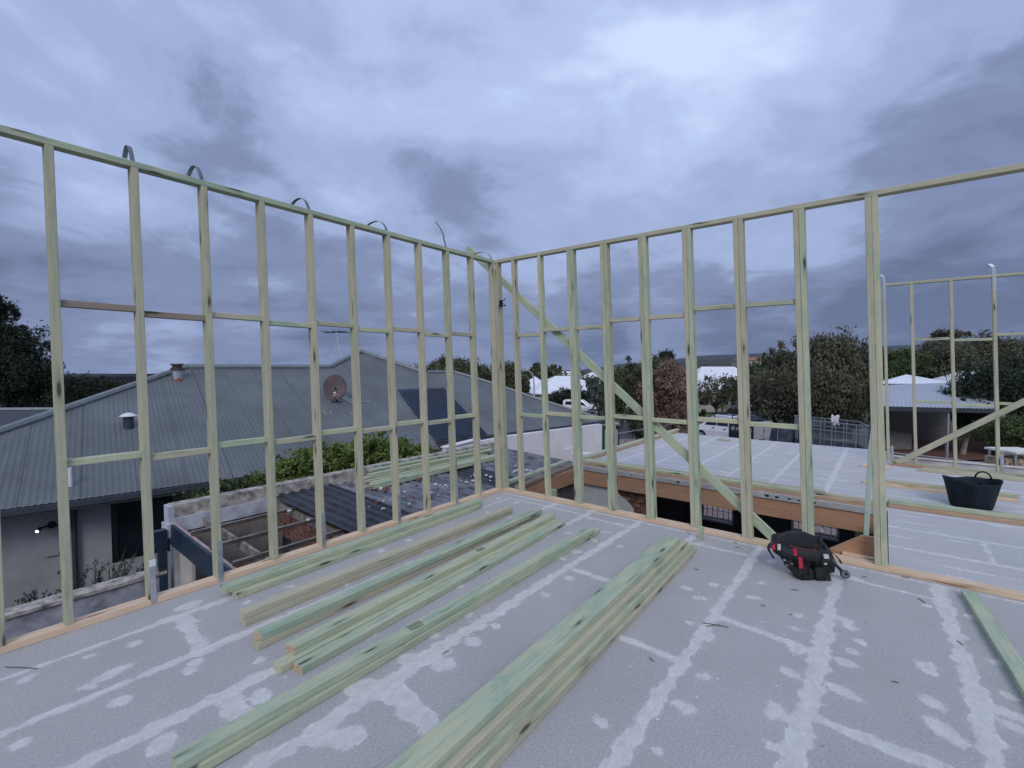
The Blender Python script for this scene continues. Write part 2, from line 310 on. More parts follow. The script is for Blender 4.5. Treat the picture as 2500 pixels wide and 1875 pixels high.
def deck(name, x0, x1, y0, y1, step, joints, patches, m=None, z=0, th=.075, skirt=(1, 1, 1, 1)):
    nx = max(2, int(round((x1-x0)/step))+1); ny = max(2, int(round((y1-y0)/step))+1)
    xs = np.linspace(x0, x1, nx); ys = np.linspace(y0, y1, ny); X, Y = np.meshgrid(xs, ys, indexing='ij')
    F, R = fields(X, Y, joints, patches)
    V = np.stack([X.ravel(), Y.ravel(), np.full(X.size, z)], 1)
    I = np.arange(nx*ny).reshape(nx, ny)
    Q = np.stack([I[:-1, :-1].ravel(), I[1:, :-1].ravel(), I[1:, 1:].ravel(), I[:-1, 1:].ravel()], 1)
    ring = list(I[:, 0])+list(I[-1, 1:])+list(I[-2::-1, -1])+list(I[0, -2:0:-1])
    low = V[ring].copy(); low[:, 2] = z-th; b = len(V); nring = len(ring)
    faces = Q.tolist()+[(int(ring[i]), b+i, b+(i+1) % nring, int(ring[(i+1) % nring])) for i in range(nring)]+[tuple(range(b+nring-1, b-1, -1))]
    V = np.vstack([V, low]); me = bpy.data.meshes.new(name); me.from_pydata(V.tolist(), [], faces)
    me.materials.append(m or FLOORM); me.materials.append(FEDGE)
    mi = np.zeros(len(faces), int); mi[len(Q):] = 1; me.polygons.foreach_set('material_index', mi)
    pad = np.full(nring, -.5)
    for nm, A in (('filler', F), ('ridge', R)):
        a = me.attributes.new(nm, 'FLOAT', 'POINT'); a.data.foreach_set('value', np.concatenate([A.ravel(), pad]))
    me.update(); o = bpy.data.objects.new(name, me); COL.objects.link(o); bm_fix(me)
    return tag(o, kind='structure')
rj = random.Random(3)
J = [(.34, -8, .34, -3.0, .018, 0), (.33, -4.1, .33, -3.5, .03, .003), (.92, -8, .92, 0, .027, 0), (1.46, -8, 1.45, -2.9, .042, 0), (1.46, -2.9, 1.45, 0, .03, 0), (2.06, -8, 2.07, -3.1, .045, 0), (2.05, -3.1, 2.06, -2.4, .045, 0), (2.05, -2.4, 2.06, 0, .032, 0),
     (2.68, -8, 2.68, 0, .03, 0), (3.29, -8, 3.29, -2.3, .035, .005), (3.29, -2.3, 3.28, 0, .028, .006), (3.92, -8, 3.91, -2.3, .05, 0), (3.92, -2.5, 3.92, -1.1, .045, .004), (3.91, -1.1, 3.93, -.3, .032, 0), (4.60, -8, 4.61, -1.7, .042, .004), (4.62, -1.7, 4.56, -.05, .042, 0), (5.2, -8, 5.2, 0, .03, 0),
     (.40, -3.98, .93, -4.04, .05, 0), (.32, -.21, 1.4, -.22, .012, .005), (1.50, -.27, 2.05, -.31, .014, .005), (2.12, -1.60, 2.66, -1.62, .03, .003), (2.13, -3.53, 2.62, -3.60, .062, 0), (2.7, -2.29, 3.28, -2.32, .022, .006),
     (2.72, -.35, 3.26, -.34, .016, .004), (3.31, -1.65, 3.90, -1.70, .028, .006), (3.95, -2.36, 4.60, -2.36, .035, .006), (4.0, -.35, 4.56, -.37, .014, .006), (4.62, -1.69, 5.2, -1.83, .03, .005), (1.5, -4.13, 1.75, -4.13, .05, 0),
     (.30, -.25, .30, -1.6, .012, 0), (.05, -.06, 5.2, -.05, .012, 0)]
PT = [(2.19, -3.21, .075, .06, .6), (2.17, -2.93, .05, .05, 0), (1.59, -4.43, .05, .07, .8), (2.24, -3.86, .065, .07, .3), (.22, -3.90, .05, .09, .1), (3.42, -2.68, .055, .035, 0), (3.80, -2.40, .05, .035, -.7), (3.81, -2.03, .05, .03, -.6),
      (4.42, -1.50, .055, .03, -.9), (4.46, -2.07, .09, .05, -.9), (4.11, -1.40, .04, .035, -.6), (4.02, -1.15, .05, .03, -.6), (3.33, -1.95, .035, .05, 0), (.50, -4.28, .035, .035, 0), (.76, -4.45, .035, .09, .2), (1.02, -4.11, .035, .04, 0),
      (4.05, -1.72, .055, .04, 0), (4.42, -1.84, .06, .035, -1), (4.05, -2.03, .08, .035, -.3), (2.0, -3.62, .10, .07, .8), (2.0, -3.3, .08, .06, .5), (1.62, -4.0, .06, .05, 0), (3.0, -1.35, .04, .03, 0), (3.75, -1.28, .035, .03, 0), (2.13, -3.95, .09, .06, .5), (2.06, -3.18, .10, .045, .9)]
for xj in (.34, .92, 1.46, 2.06, 2.68, 3.29, 3.92, 4.60):
    for q in range(17):
        for sd in (-1, 1):
            if rj.random() < .42:
                PT.append((xj+sd*rj.uniform(.10, .17), -.3-q*.3+rj.uniform(-.06, .06), rj.uniform(.02, .05), rj.uniform(.018, .04), rj.uniform(-1, 1)))
deck('floor', -.09, 6.8, -8, .09, .022, J, PT)
def grid_joints(x0, x1, y0, y1, xs, across=False):
    r = random.Random(int(x0*10+y1*7)); js = []; ps = []
    for x in xs: js.append((x, y0, x+.02, y1, r.uniform(.018, .034), 0))
    for a, b in zip([x0]+xs, xs+[x1]):
        y = y0+r.uniform(.3, 1)
        while y < y1:
            js.append((a, y, b, y, .010, .003)); y += r.choice((.6, .9, 1.2))
        yy = y0+.2
        while yy < y1:
            for sd in (a+.13, b-.13):
                if r.random() < .8: ps.append((sd, yy+r.uniform(-.05, .05), r.uniform(.05, .11), r.uniform(.018, .032), r.uniform(-.1, .1)))
            yy += .42
    return js, ps
js, ps = grid_joints(-.2, 4.262, 2.2, 7.43, [.35, .95, 1.62, 2.25, 2.88, 3.58])
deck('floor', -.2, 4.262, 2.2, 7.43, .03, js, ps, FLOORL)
r_ = random.Random(9)
js = [(4.27, 2.3, 6.8, 2.36, .022, .004), (4.27, 1.51, 6.8, 1.49, .02, .005), (4.27, .79, 6.8, .82, .025, .006), (5.0, .79, 5.0, 1.5, .015, .004), (4.27, 3.1, 6.8, 3.1, .02, .003), (4.27, 4.4, 6.8, 4.4, .02, .003), (4.27, 5.2, 6.8, 5.2, .02, 0)]
ps = [(4.3+r_.random()*2, .2+r_.random()*5.5, r_.uniform(.06, .2), .018, 0) for _ in range(60)]
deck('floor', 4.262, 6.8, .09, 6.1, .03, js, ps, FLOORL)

# ------------------------------------------------------------------ wall frames
T = .045
def strap_curl(par, y, h, back, drop, side=0, x=-.03, wv=(0, .015, 0), dark=False):
    mb = MB(); pts = [(x, y, 3.2), (x, y, 3.256)]
    n = 14
    for i in range(1, n+1):
        a = PI*i/n
        zz = 3.256+h*sin(min(a, PI*.5)) if a < PI/2 else 3.256+h-(1-sin(a))*drop
        pts.append((x-back*(1-cos(a))/2, y+side*(i/n), zz))
    mb.ribbon(pts, wv, .0016); mb.build('strap', [STST], par, shear=True)
frA = thing('wall_frame', 'green treated pine stud wall on the left, with curled metal straps along its top plate', 'wall frame', (0, -2.5, 0))
def bar(par, name, p0, p1, a, ha, hb, m=None, shear=True, endmi=0, mats=None, tint=None):
    return MB().timber(p0, p1, a, ha, hb, tint=tint, endmi=endmi).build(name, mats or [m or GREEN], par, shear=shear)
YL = -6.4
bar(frA, 'bottom_plate', (-T, YL, T/2), (-T, 0, T/2), (1, 0, 0), .045, T/2, PINE)
bar(frA, 'top_plate', (-T, YL, 3.2335), (-T, .09, 3.2335), (1, 0, 0), .045, T/2, GREEN2, tint=.0)
ys = [-.479-.45*k for k in range(10)]+[-4.84, -5.43, -5.88]
for i, y in enumerate(ys):
    bar(frA, 'stud', (-T, y+T/2, T+.0005), (-T, y+T/2, 3.2105), (1, 0, 0), .045, T/2, GREEN)
bar(frA, 'stud', (-T, -T/2-.001, T+.0005), (-T, -T/2-.001, 3.2105), (1, 0, 0), .045, T/2, tint=.8)
for i in range(9):                                        # noggings, staggered so that they can be nailed
    y1, y0 = ys[i], ys[i+1]+T
    for z in (1.132 if i % 2 == 0 else 1.10, 2.202 if i % 2 == 0 else 2.17):
        bar(frA, 'nogging', (-.06, y0+.0005, z-.0225), (-.06, y1-.0005, z-.0225), (1, 0, 0), .035, T/2, BROWNN if (z > 2 and i > 6) else (GREEN, GREEN2)[(i+int(z)) % 2] , tint=1.0 if (z > 2 and i > 6) else None)
for y, h, bk, dr, sd in ((-4.06, .12, .05, .09, -.035), (-3.61, .12, .08, .08, -.07), (-2.707, .12, .17, .06, -.08), (-1.807, .12, .20, .04, -.10), (-.93, .30, .10, .0, -.1), (-.03, .12, .30, .05, -.1)):
    if y == -.93:
        mb = MB(); y0_ = -.907; mb.ribbon([(-.03, y0_, 3.2), (-.03, y0_, 3.256), (-.035, y, 3.34), (-.05, y, 3.42), (-.08, y-.02, 3.5), (-.13, y-.05, 3.58)], (0, .013, 0), .0016); mb.build('strap', [STST], frA, shear=True)
    else: strap_curl(frA, y, h, bk, dr, sd)
for k in (8, 7, 5, 3, 1):                                # tie-down straps wrapped over the bottom plate up the inner stud face
    yr = -.434-.45*k; mb = MB(); mb.box(.0006, .0026, yr-.034, yr+.003, .012, .34 if k < 8 else .30); mb.box(-.07, .0026, yr+.0008, yr+.0028, .047, .34 if k < 8 else .30); mb.build('tie_down_strap', [GALV], frA, shear=True)
    if k == 8: MB().box(.0027, .006, yr-.036, yr+.004, .285, .335).build('strap_fold', [mat('bright_steel', (.85, .87, .9), .5, .3)], frA, shear=True)

frB = thing('wall_frame', 'green treated pine stud wall facing the viewer, with a long diagonal brace across its studs', 'wall frame', (2.5, .045, 0))
XE = 7.0
bar(frB, 'bottom_plate', (0, T, T/2), (XE, T, T/2), (0, 1, 0), .045, T/2, PINE)
bar(frB, 'top_plate', (0, T, 3.2335), (XE, T, 3.2335), (0, 1, 0), .045, T/2, GREEN, tint=.7)
xb = [(0, 1), (.288, 1), (.724, 1), (1.172, 2), (1.636, 2), (2.112, 2), (2.605, 2), (3.110, 2), (3.630, 2), (4.164, 2), (6.0, 1)]
for x, n in xb:
    for q in range(n):
        bar(frB, 'stud', (x+T/2+q*(T+.002), T, T+.0005), (x+T/2+q*(T+.002), T, 3.2105), (0, 1, 0), .045, T/2, (GREEN2, GREEN)[random.random() < .55])
up = [2.205, 2.258, 2.26, 2.325, 2.329, 2.39, 2.389]; lo = [1.121, 1.165, 1.151, 1.190, 1.178, 1.222, 1.208]
for i in range(7):
    xa = xb[i+1][0]+T*xb[i+1][1]+.003; xe = xb[i+2][0]-.0005
    bar(frB, 'nogging', (xa, .06, up[i]-.0225), (xe, .06, up[i]-.0225), (0, 1, 0), .03, T/2, GREEN, tint=.9 if i < 5 else .1)
    bar(frB, 'nogging', (xa, .06, lo[i]-.0225), (xe, .06, lo[i]-.0225), (0, 1, 0), .03, T/2, GREEN2)
# brace: laid across the outside face of the studs
b0 = np.array([-.775+.0, .115, 3.54]); b1 = np.array([3.43, .115, .02])
mb = MB(); mb.timber(b0, b1, (0, 0, 1), .045, .0215, tint=.1); mb.build('brace', [GREEN2], frB)
mb = MB(); mb.tube([(.06, .03, 2.66), (.13, .01, 2.68), (.17, 0, 2.70)], .006); mb.tube([(.06, .03, 2.62), (.14, .01, 2.60), (.17, 0, 2.61)], .006); mb.tube([(.07, .03, 2.68), (.14, .01, 2.61)], .005); mb.box(.045, .075, .02, .05, 2.6, 2.69); mb.build('latch', [BLACKPL], frB, shear=True)

frC = thing('wall_frame', 'far stud wall beyond the black tub, propped by a timber running up to the right', 'wall frame', (5.5, 5.8, 0))
bar(frC, 'top_plate', (4.15+.14, 5.845, 3.2335), (6.8, 5.845, 3.2335), (0, 1, 0), .045, T/2, GREEN)
bar(frC, 'bottom_plate', (4.33, 5.845, T/2), (6.8, 5.845, T/2), (0, 1, 0), .045, T/2, GREEN)
for i, x in enumerate((4.27, 4.648, 5.160, 5.672, 6.18)):
    bar(frC, 'stud', (x+T/2, 5.845, T+.0005), (x+T/2, 5.845, 3.2105), (0, 1, 0), .045, T/2, GREEN, tint=.9)
for xa, xe, z in ((4.694, 5.159, 1.165), (5.206, 5.671, 1.135), (5.718, 6.179, 1.18), (4.694, 5.159, 2.26), (5.206, 5.671, 2.23), (5.718, 6.179, 2.30)):
    bar(frC, 'nogging', (xa, 5.85, z-.0225), (xe, 5.85, z-.0225), (0, 1, 0), .03, T/2, GREEN2)
MB().timber((4.40, 5.775, .03), (7.2, 5.775, 2.17), (0, 0, 1), .045, .0225, tint=.5).build('brace', [GREEN], frC)
for x, z in ((4.30, 3.256), (5.70, 3.256)):
    mb = MB(); mb.ribbon([(x, 5.80, 3.0), (x, 5.80, 3.26), (x-.01, 5.80, 3.38), (x-.05, 5.81, 3.43), (x-.10, 5.82, 3.38)], (0.02, .0, 0), .002); mb.build('strap', [GALV], frC, shear=True)
for x in (4.325, 5.715):
    mb = MB(); mb.box(x, x+.04, 5.796, 5.799, .05, .33); mb.build('tie_down_strap', [GALV], frC, shear=True)

# ------------------------------------------------------------------ loose timbers on the deck
def timb(label, group, p0, p1, flat=True, m=GREEN2, ends=True, w=.045, h=.0225, tint=None):
    d = nrm(np.array(p1)-np.array(p0)); side = np.cross((0, 0, 1), d)
    mb = MB(); mb.timber(p0, p1, side, w if flat else h, h if flat else w, endmi=1 if ends else 0, tint=tint)
    o = mb.build('timber', [m, PEND if ends else m]); return tag(o, label, 'timber', group)
GR = 'timber lengths lying on the concrete floor'
def lie(x0, y0, x1, y1, lay, lab, m=GREEN2, ends=False, w=.045, tint=None, tilt=0):
    z = T/2+lay*(T+.001)+.001
    timb(lab, GR, (x0, y0, z), (x1, y1, z+tilt), m=m, ends=ends, w=w, tint=tint)
lie(.36, -3.64, .275, -.80, 0, 'lower timber of the two-high pair nearest the left stud wall', GREEN2)
lie(.30, -3.70, .235, -.745, 1, 'upper timber of the two-high pair nearest the left stud wall', GREEN2, tint=.1)
lie(.80, -3.76, .70, -.735, 0, 'lower half of the yellowish post-like pair, second from the left wall', GREEN, tint=.7)
lie(.795, -3.765, .72, -.74, 1, 'upper half of the yellowish post-like pair, second from the left wall', GREEN, tint=.8)
lie(1.15, -3.83, 1.02, -.61, 0, 'lower timber of the pair with a hollow knot end, third from the left wall', GREEN, tint=.4)
lie(1.145, -3.81, 1.05, -.605, 1, 'upper timber with a dark hollow knot in its end, third from the left', GREEN2, ends=True, tint=.0)
lie(1.485, -3.85, 1.33, -.70, 0, 'lower left timber of the three-piece pile, its near end sticking out', GREEN2)
lie(1.585, -3.78, 1.425, -.70, 0, 'lower right timber of the three-piece pile, dark green along its side', GREEN2, ends=True, tint=.05)
lie(1.44, -3.755, 1.27, -.665, 1, 'top timber of the three-piece pile, with a pinkish cut end', GREEN2, ends=True, tint=.5)
lie(1.885, -4.38, 1.835, -.67, 0, 'lower timber of the long pair to the left of the big pile', GREEN2, tint=.3)
lie(1.865, -4.46, 1.845, -.805, 1, 'upper timber of the long pair left of the big pile, with a grade stamp', GREEN2, tint=.15)
lie(2.69, -4.6, 2.605, -.62, 0, 'bottom left timber of the big pile in the middle of the floor', GREEN, tint=.9)
lie(2.785, -4.6, 2.70, -.60, 0, 'bottom row middle timber of the big pile, mostly hidden', GREEN)
lie(2.88, -4.6, 2.795, -.575, 0, 'bottom right timber of the big pile, with red-brown streaks', GREEN, tint=.5)
lie(2.76, -4.6, 2.675, -.61, 1, 'second layer left timber of the big pile', GREEN)
lie(2.855, -4.6, 2.77, -.60, 1, 'second layer right timber of the big pile', GREEN2, tint=.3)
lie(2.83, -4.6, 2.745, -.69, 2, 'third layer timber of the big pile, just under the wide top board', GREEN, tint=.8)
lie(2.735, -4.6, 2.65, -.70, 2, 'third layer left timber of the big pile', GREEN)
lie(2.77, -4.6, 2.685, -.79, 3, 'widest, topmost board of the big pile, blue-green with large brown knots', GREEN2, w=.07, tint=.12)
lie(4.735, -.16, 4.88, -1.90, 0, 'single dark green timber lying at the right edge of the floor', GREEN2, tint=.0)
o = MB().timber((2.765, -.19, .0), (2.765, -.19, .13), (1, 0, 0), .0225, .0225, tint=.2).build('timber_offcut', [GREEN2]); o.location.z = .001
tag(o, 'short green offcut standing on end beside the bottom plate', 'offcut')
# grade stamps: lines of small print inked on the timbers
INK = mat('stamp_ink', (.02, .05, .03), .8)
def stamp(parent, x, y, z, ln, wd, ang=0):
    mb = MB(); r = random.Random(int(y*100))
    for row in range(4):
        v = -wd/2+wd*(row+.5)/4; u = -ln/2
        while u < ln/2:
            q = r.uniform(.004, .011); mb.box(x+v-wd*.07, x+v+wd*.07, y+u, y+u+q, z, z+.0006); u += q+.004
    mb.build('grade_stamp', [INK], parent)
tops = [o for o in bpy.data.objects if o.name.startswith('timber') and o.get('group') == GR]
def find(lab): return next(o for o in tops if lab in o['label'])
stamp(find('with a grade stamp'), 1.862, -3.15, .0925, .10, .07)
stamp(find('widest, topmost'), 2.762, -3.95, .183, .11, .11); stamp(find('widest, topmost'), 2.70, -1.35, .183, .07, .11)
stamp(find('pinkish cut end'), 1.34, -1.95, .0925, .09, .06)
# splinters and nails lying about
SPL = mat('splinter_wood', (.13, .12, .11), .9)
for (px, py, a, ln) in ((1740, 1527, .9, .10), (778*1.13, 1640, 0, .06), (1545*1.13, 1350*1.13, .3, .16), (1940, 1850*.0+1440, .4, .05), (1862, 1478, .2, .03), (2210, 1410, .2, .05), (2250, 1466, 2.2, .07), (2345, 1570, 2.1, .05), (2185, 1665, .1, .03), (1590, 1610, 2.6, .04), (1800, 1336, .4, .04), (1700, 1390, .2, .04), (1088, 1592, 1.5, .05), (1680, 1300, 2.4, .05), (1795, 1325, 2.9, .04), (52, 1630, .6, .2), (2110, 1408, .7, .04), (1930, 1500, 1.2, .02)):
    p = onz(px, py, .004); d = np.array([cos(a), sin(a), 0])*ln/2
    tag(MB().tube([p-d, p+d*.1+np.array([0, 0, .002]), p+d], .0028, 5).build('splinter', [SPL]), 'small dark splinter of wood lying on the grey floor', 'splinter', 'splinters scattered on the floor')

# ------------------------------------------------------------------ plates and beams around the opening
bar_grp = 'timber plates laid along the deck edges'
def plate(lab, p0, p1, m=GREEN, w=.045, h=.0225, ends=True, tint=None, group=bar_grp): return timb(lab, group, p0, p1, m=m, w=w, h=h, ends=ends, tint=tint)
plate('green plate along the opening, in front of its twin on the far deck edge', (-.2, 2.30, .0235), (4.24, 2.30, .0235), AGED, tint=.6)
plate('pale green plate lying on the raw plate at the edge of the far deck', (-.2, 2.31, .070), (3.4, 2.31, .070), GREEN2)
plate('second green plate behind the first along the opening', (-.10, 2.42, .0235), (3.5, 2.42, .0235), GREEN, tint=.8)
plate('upper green plate of the back row along the opening', (.0, 2.43, .070), (3.6, 2.44, .070), GREEN, tint=.2)
plate('short green plate ending near the pale prop', (3.2, 2.55, .0235), (4.45, 2.50, .0235), GREEN, tint=.8)
plate('plate along the left edge of the far deck', (-.16, 2.48, .0235), (-.14, 7.5, .0235), AGED)
plate('green plate on top along the left edge of the far deck', (-.16, 2.36, .070), (-.14, 7.6, .070), GREEN2)
plate('raw timber under the green plate in front of the tub', (4.27, 2.42, .0235), (6.8, 2.54, .0235), AGED, tint=.7)
plate('long green plate passing in front of the black tub', (4.27, 2.44, .070), (6.8, 2.62, .070), GREEN2)
plate('raw timber behind the tub, its brown end on the far deck', (3.98, 3.74, .0235), (5.58, 3.74, .0235), PINE, tint=1)
plate('green timber behind the tub, running from the pale prop', (4.04, 3.76, .070), (5.60, 3.76, .070), GREEN, tint=.6)
plate('brown timber end farthest away on the deck, left of the thick double stud', (3.92, 5.22, .0235), (4.30, 5.22, .0235), PINE, tint=1)
plate('orange-brown board at the foot of the far stud wall', (4.30, 5.68, .015), (5.1, 5.66, .015), LVL, h=.014)
plate('front one of the two green lengths at the foot of the far stud wall', (4.68, 5.34, .0235), (6.7, 5.40, .0235), GREEN, tint=.9)
plate('rear one of the two green lengths at the foot of the far stud wall', (4.75, 5.47, .0235), (6.7, 5.53, .0235), GREEN, tint=.5)
plate('small offcut lying at the back of the far deck', (1.10, 6.75, .0235), (1.38, 6.72, .0235), GREEN)
plate('green plate on the brick wall left of the opening', (-.20, .20, .02), (-.36, 2.3, .02), GREEN2)
plate('brown weathered plate beside the green one, left of the opening', (-.09, .45, -.045), (-.21, 2.2, -.045), wood('old_wood', (.30, .21, .14), (.20, .13, .09), (.25, .2, .15)))
def beam(lab, p0, p1, h=.12, t=.022):
    mb = MB(); mb.timber(p0, p1, (0, 0, 1), h, t); return tag(mb.build('timber_beam', [LVL]), lab, 'beam')
beam('long orange-brown laminated beam under the edge of the far deck', (-.15, 2.243, -.205), (4.2, 2.243, -.205))
beam('shorter orange-brown laminated beam along the left side of the opening', (-.125, .15, -.20), (-.125, 2.21, -.20))
# nail-plate holes along the panel edge
mb = MB()
for x, r in ((1.72, .018), (2.0, .016), (2.95, .020), (3.07, .018), (3.22, .015), (3.33, .012), (3.50, .018), (.95, .01)):
    mb.lathe((x, 2.2, -.035), [(0, 0), (r, 0)], 8)
mb2 = MB()
for i, v in enumerate(mb.v): pass
def hole(x, r):
    pts = [(x+r*1.5*cos(a)*(1+.2*sin(3*a)), 2.1985, -.037+r*.8*sin(a)) for a in np.linspace(0, 2*PI, 9)[:-1]]; return pts
mbh = MB()
for x, r in ((1.72, .018), (2.0, .016), (2.95, .020), (3.07, .018), (3.22, .015), (3.33, .012), (3.50, .018), (.95, .01)): mbh.prism(hole(x, r), (0, .004, 0))
struct('floor', mbh, mat('hole_dark', (.01, .01, .01), .9)).name = 'floor_edge_holes'
# prop and gusset at the right of the opening
o = MB().timber((4.075, 1.2, -.09), (4.10, 1.2, .93), (1, 0, 0), .024, .045, tint=0).build('timber_prop', [wood('pale_teal_timber', (.50, .62, .52), (.42, .54, .46), (.5, .6, .5), knots=False)])
# the prop continues up to the first fixing, tapering away behind the double stud
tag(o, 'pale blue-green prop standing just left of the thick double stud', 'prop')
o2 = MB().timber((4.10, 1.2, .93), (4.16, 1.2, 1.62), (1, 0, 0), .022, .045, tint=0).build('prop_extension', [MT['pale_teal_timber']], o)
P = lambda x, y: onplane(x, y, (0, .16, 0), (0, 1, 0))
gp = [P(2018, 1343), P(2103, 1308), P(2134, 1312), P(2134, 1378), P(2062, 1362)]
tag(MB().prism(gp, (0, .036, 0)).build('gusset_board', [LVL]), 'orange-brown board with a sloping top, left of the foot of the thick double stud', 'board')
tag(MB().prism([P(2057, 1343+2), P(2134, 1360), P(2134, 1376), P(2057, 1358)], (0, -.05, 0)).build('timber_offcut', [PINE]), 'pale raw offcut tucked behind the bottom plate by the thick stud', 'offcut')

# ------------------------------------------------------------------ the storey below: rooms seen through the opening
PLAST = mat('pale_plaster', (.60, .60, .58), .9, var=.08, vs=3, bump=.2)
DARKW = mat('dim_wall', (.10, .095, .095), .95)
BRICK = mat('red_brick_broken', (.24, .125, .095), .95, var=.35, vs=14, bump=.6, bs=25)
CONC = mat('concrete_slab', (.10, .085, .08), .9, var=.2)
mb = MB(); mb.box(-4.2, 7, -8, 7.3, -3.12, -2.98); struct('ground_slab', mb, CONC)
lw = thing('lower_storey', 'plastered lower storey under the concrete decks, seen through the opening', 'building', (2, 3, -2.98))
ragged = [(-.15, 2.30, -.335), (.42, 2.30, -.335), (.62, 2.30, -.36), (.70, 2.30, -.45), (.80, 2.30, -.5), (.93, 2.30, -.62), (.96, 2.30, -.78), (1.05, 2.30, -.95), (1.10, 2.30, -2.9), (-.15, 2.30, -2.9)]
MB().prism(ragged, (0, .03, 0)).build('plaster_wall', [PLAST], lw)
bk = MB(); r = random.Random(4)
for row in range(14):
    z = -.36-row*.086; xs_ = .30+ (row % 2)*.11 + row*.035
    while xs_ < 1.02+r.uniform(-.05, .12): bk.box(xs_, xs_+.215, 2.335, 2.44, z-.072, z, tint=r.random()); xs_ += .23
bk.build('brick_wall', [BRICK], lw)
mb = MB()
def wall_with_windows(mb, x0, x1, y, th, z0, z1, wins):
    xs = [x0]
    for a, b, c, d in wins:
        mb.box(xs[-1], a, y, y+th, z0, z1); mb.box(a, b, y, y+th, z0, c); mb.box(a, b, y, y+th, d, z1); xs.append(b)
    mb.box(xs[-1], x1, y, y+th, z0, z1)
wins = [(.70, 1.45, -1.97, -1.1), (2.63, 3.52, -1.88, -1.1)]
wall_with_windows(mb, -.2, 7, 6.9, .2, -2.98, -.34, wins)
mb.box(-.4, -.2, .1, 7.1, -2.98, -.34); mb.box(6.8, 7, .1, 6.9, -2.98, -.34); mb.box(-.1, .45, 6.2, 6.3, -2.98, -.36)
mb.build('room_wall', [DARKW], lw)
for a, b, c, d in wins:
    wf = MB(); wf.box(a, b, 6.86, 6.89, c-.05, c); wf.box(a, a+.05, 6.95, 6.99, c, d); wf.box(b-.05, b, 6.95, 6.99, c, d)
    for q in range(1, 6): wf.box(a+(b-a)*q/6-.008, a+(b-a)*q/6+.008, 6.96, 6.975, c, d)
    for q in range(1, 4): wf.box(a, b, 6.96, 6.975, c+(d-c)*q/4-.008, c+(d-c)*q/4+.008)
    wf.build('window_frame', [mat('white_aluminium', (.75, .76, .78), .4)], lw)
# light gauge trestle and junk below
mb = MB(); mb.box(3.2, 4.0, 2.95, 2.99, -1.02, -.98); mb.box(3.2, 4.0, 3.05, 3.09, -1.10, -1.06)
for q in (3.3, 3.6, 3.9): mb.box(q, q+.03, 2.95, 2.98, -2.98, -1.0)
tag(mb.build('trestle', [GALV]), 'metal trestle standing in the dark room under the deck', 'trestle')
tag(MB().timber((3.98, 2.6, -2.97), (3.98, 2.6, -.335), (1, 0, 0), .045, .045, tint=.1).build('timber_post', [GREEN2]), 'green post standing in the dark below the long orange beam', 'post')
mb = MB(); mb.timber((.27, .9, -2.97), (.27, .9, -.12), (1, 0, 0), .045, .0225, tint=0); tag(mb.build('timber_post', [GREEN2]), 'green post end rising in the opening behind the left studs', 'post')

# ------------------------------------------------------------------ old garage roof, parapet and fascia at the left
ROOFD = mat('dark_roof_sheet', (.045, .048, .058), .55, .1, var=.25, vs=5)
ROOFG = mat('dusty_grey_sheet', (.20, .205, .225), .75, .0, var=.30, vs=4, bump=.1)
STAIN = mat('stained_render', (.40, .365, .32), .95, var=.5, vs=7, bump=.4, bs=40, col2=(.10, .09, .08))
PALER = mat('pale_grey_render', (.50, .51, .56), .9, var=.18, vs=4, bump=.2, bs=60)
gar = thing('old_garage', 'half demolished garage with dark metal roof sheets and stained parapet, outside the left wall', 'building', (-2, 0, -2.98))
def rz(x): return -.53-.048*(x+4.1)
mb = MB(); mb.box(-4.36, -4.15, -2.76, 4.9, -.52, -.33); mb.build('parapet_capping', [STAIN], gar)
mb = MB(); mb.box(-4.34, -4.17, -2.75, 5.0, -2.98, -.521); mb.box(-4.169, -4.10, -2.74, 4.9, -.74, -.523); mb.build('parapet_wall', [PALER], gar)
mb = MB(); mb.box(-4.38, -4.12, -2.84, -2.70, -.80, -.60); mb.box(-4.36, -4.14, -2.81, -2.74, -.63, -.34); mb.build('parapet_end', [PALER], gar)
def ribbed(x0, x1, y0, y1, zf, pitch, hgt, flat=.45):      # ribs run along x, profile varies with y
    vs = []; n = 0; y = y0; prof = []
    while y < y1:
        prof += [(y, 0), (y+pitch*flat, 0), (y+pitch*(flat+.12), hgt), (y+pitch*.88, hgt)]; y += pitch
    prof = [(min(a, y1), b) for a, b in prof]
    mb = MB(); nseg = 4
    for s_ in range(nseg+1):
        x = x0+(x1-x0)*s_/nseg
        for yy, h in prof: vs.append((x, yy, zf(x)+h))
    m = len(prof)
    mb.add(vs, [(s_*m+i, s_*m+i+1, (s_+1)*m+i+1, (s_+1)*m+i) for s_ in range(nseg) for i in range(m-1)])
    return mb
ribbed(-4.09, -.35, -1.30, -.25, lambda x: rz(x)+.03, .19, .035).build('roof_sheet', [ROOFD], gar)['label'] = 'dark lifted roof sheets'
ribbed(-4.09, -.12, -.25, 1.95, rz, .19, .032).build('roof_sheet', [ROOFG], gar)['label'] = 'dusty grey roof sheets'
ribbed(-4.09, -.42, 1.95, 2.9, lambda x: rz(x)-.02, .19, .032).build('roof_sheet', [ROOFD], gar)['label'] = 'dark roof sheets near the corner'
ribbed(-4.09, -.42, 2.9, 5.0, lambda x: rz(x)+.0, .19, .032).build('roof_sheet', [ROOFG], gar)['label'] = 'grey roof sheets beyond the corner'
OLDW = mat('old_hardwood', (.13, .095, .075), .9, var=.3, vs=7, stretch=(6, .6, 6)); OLDP = mat('weathered_batten', (.28, .25, .23), .9, var=.3, vs=7)
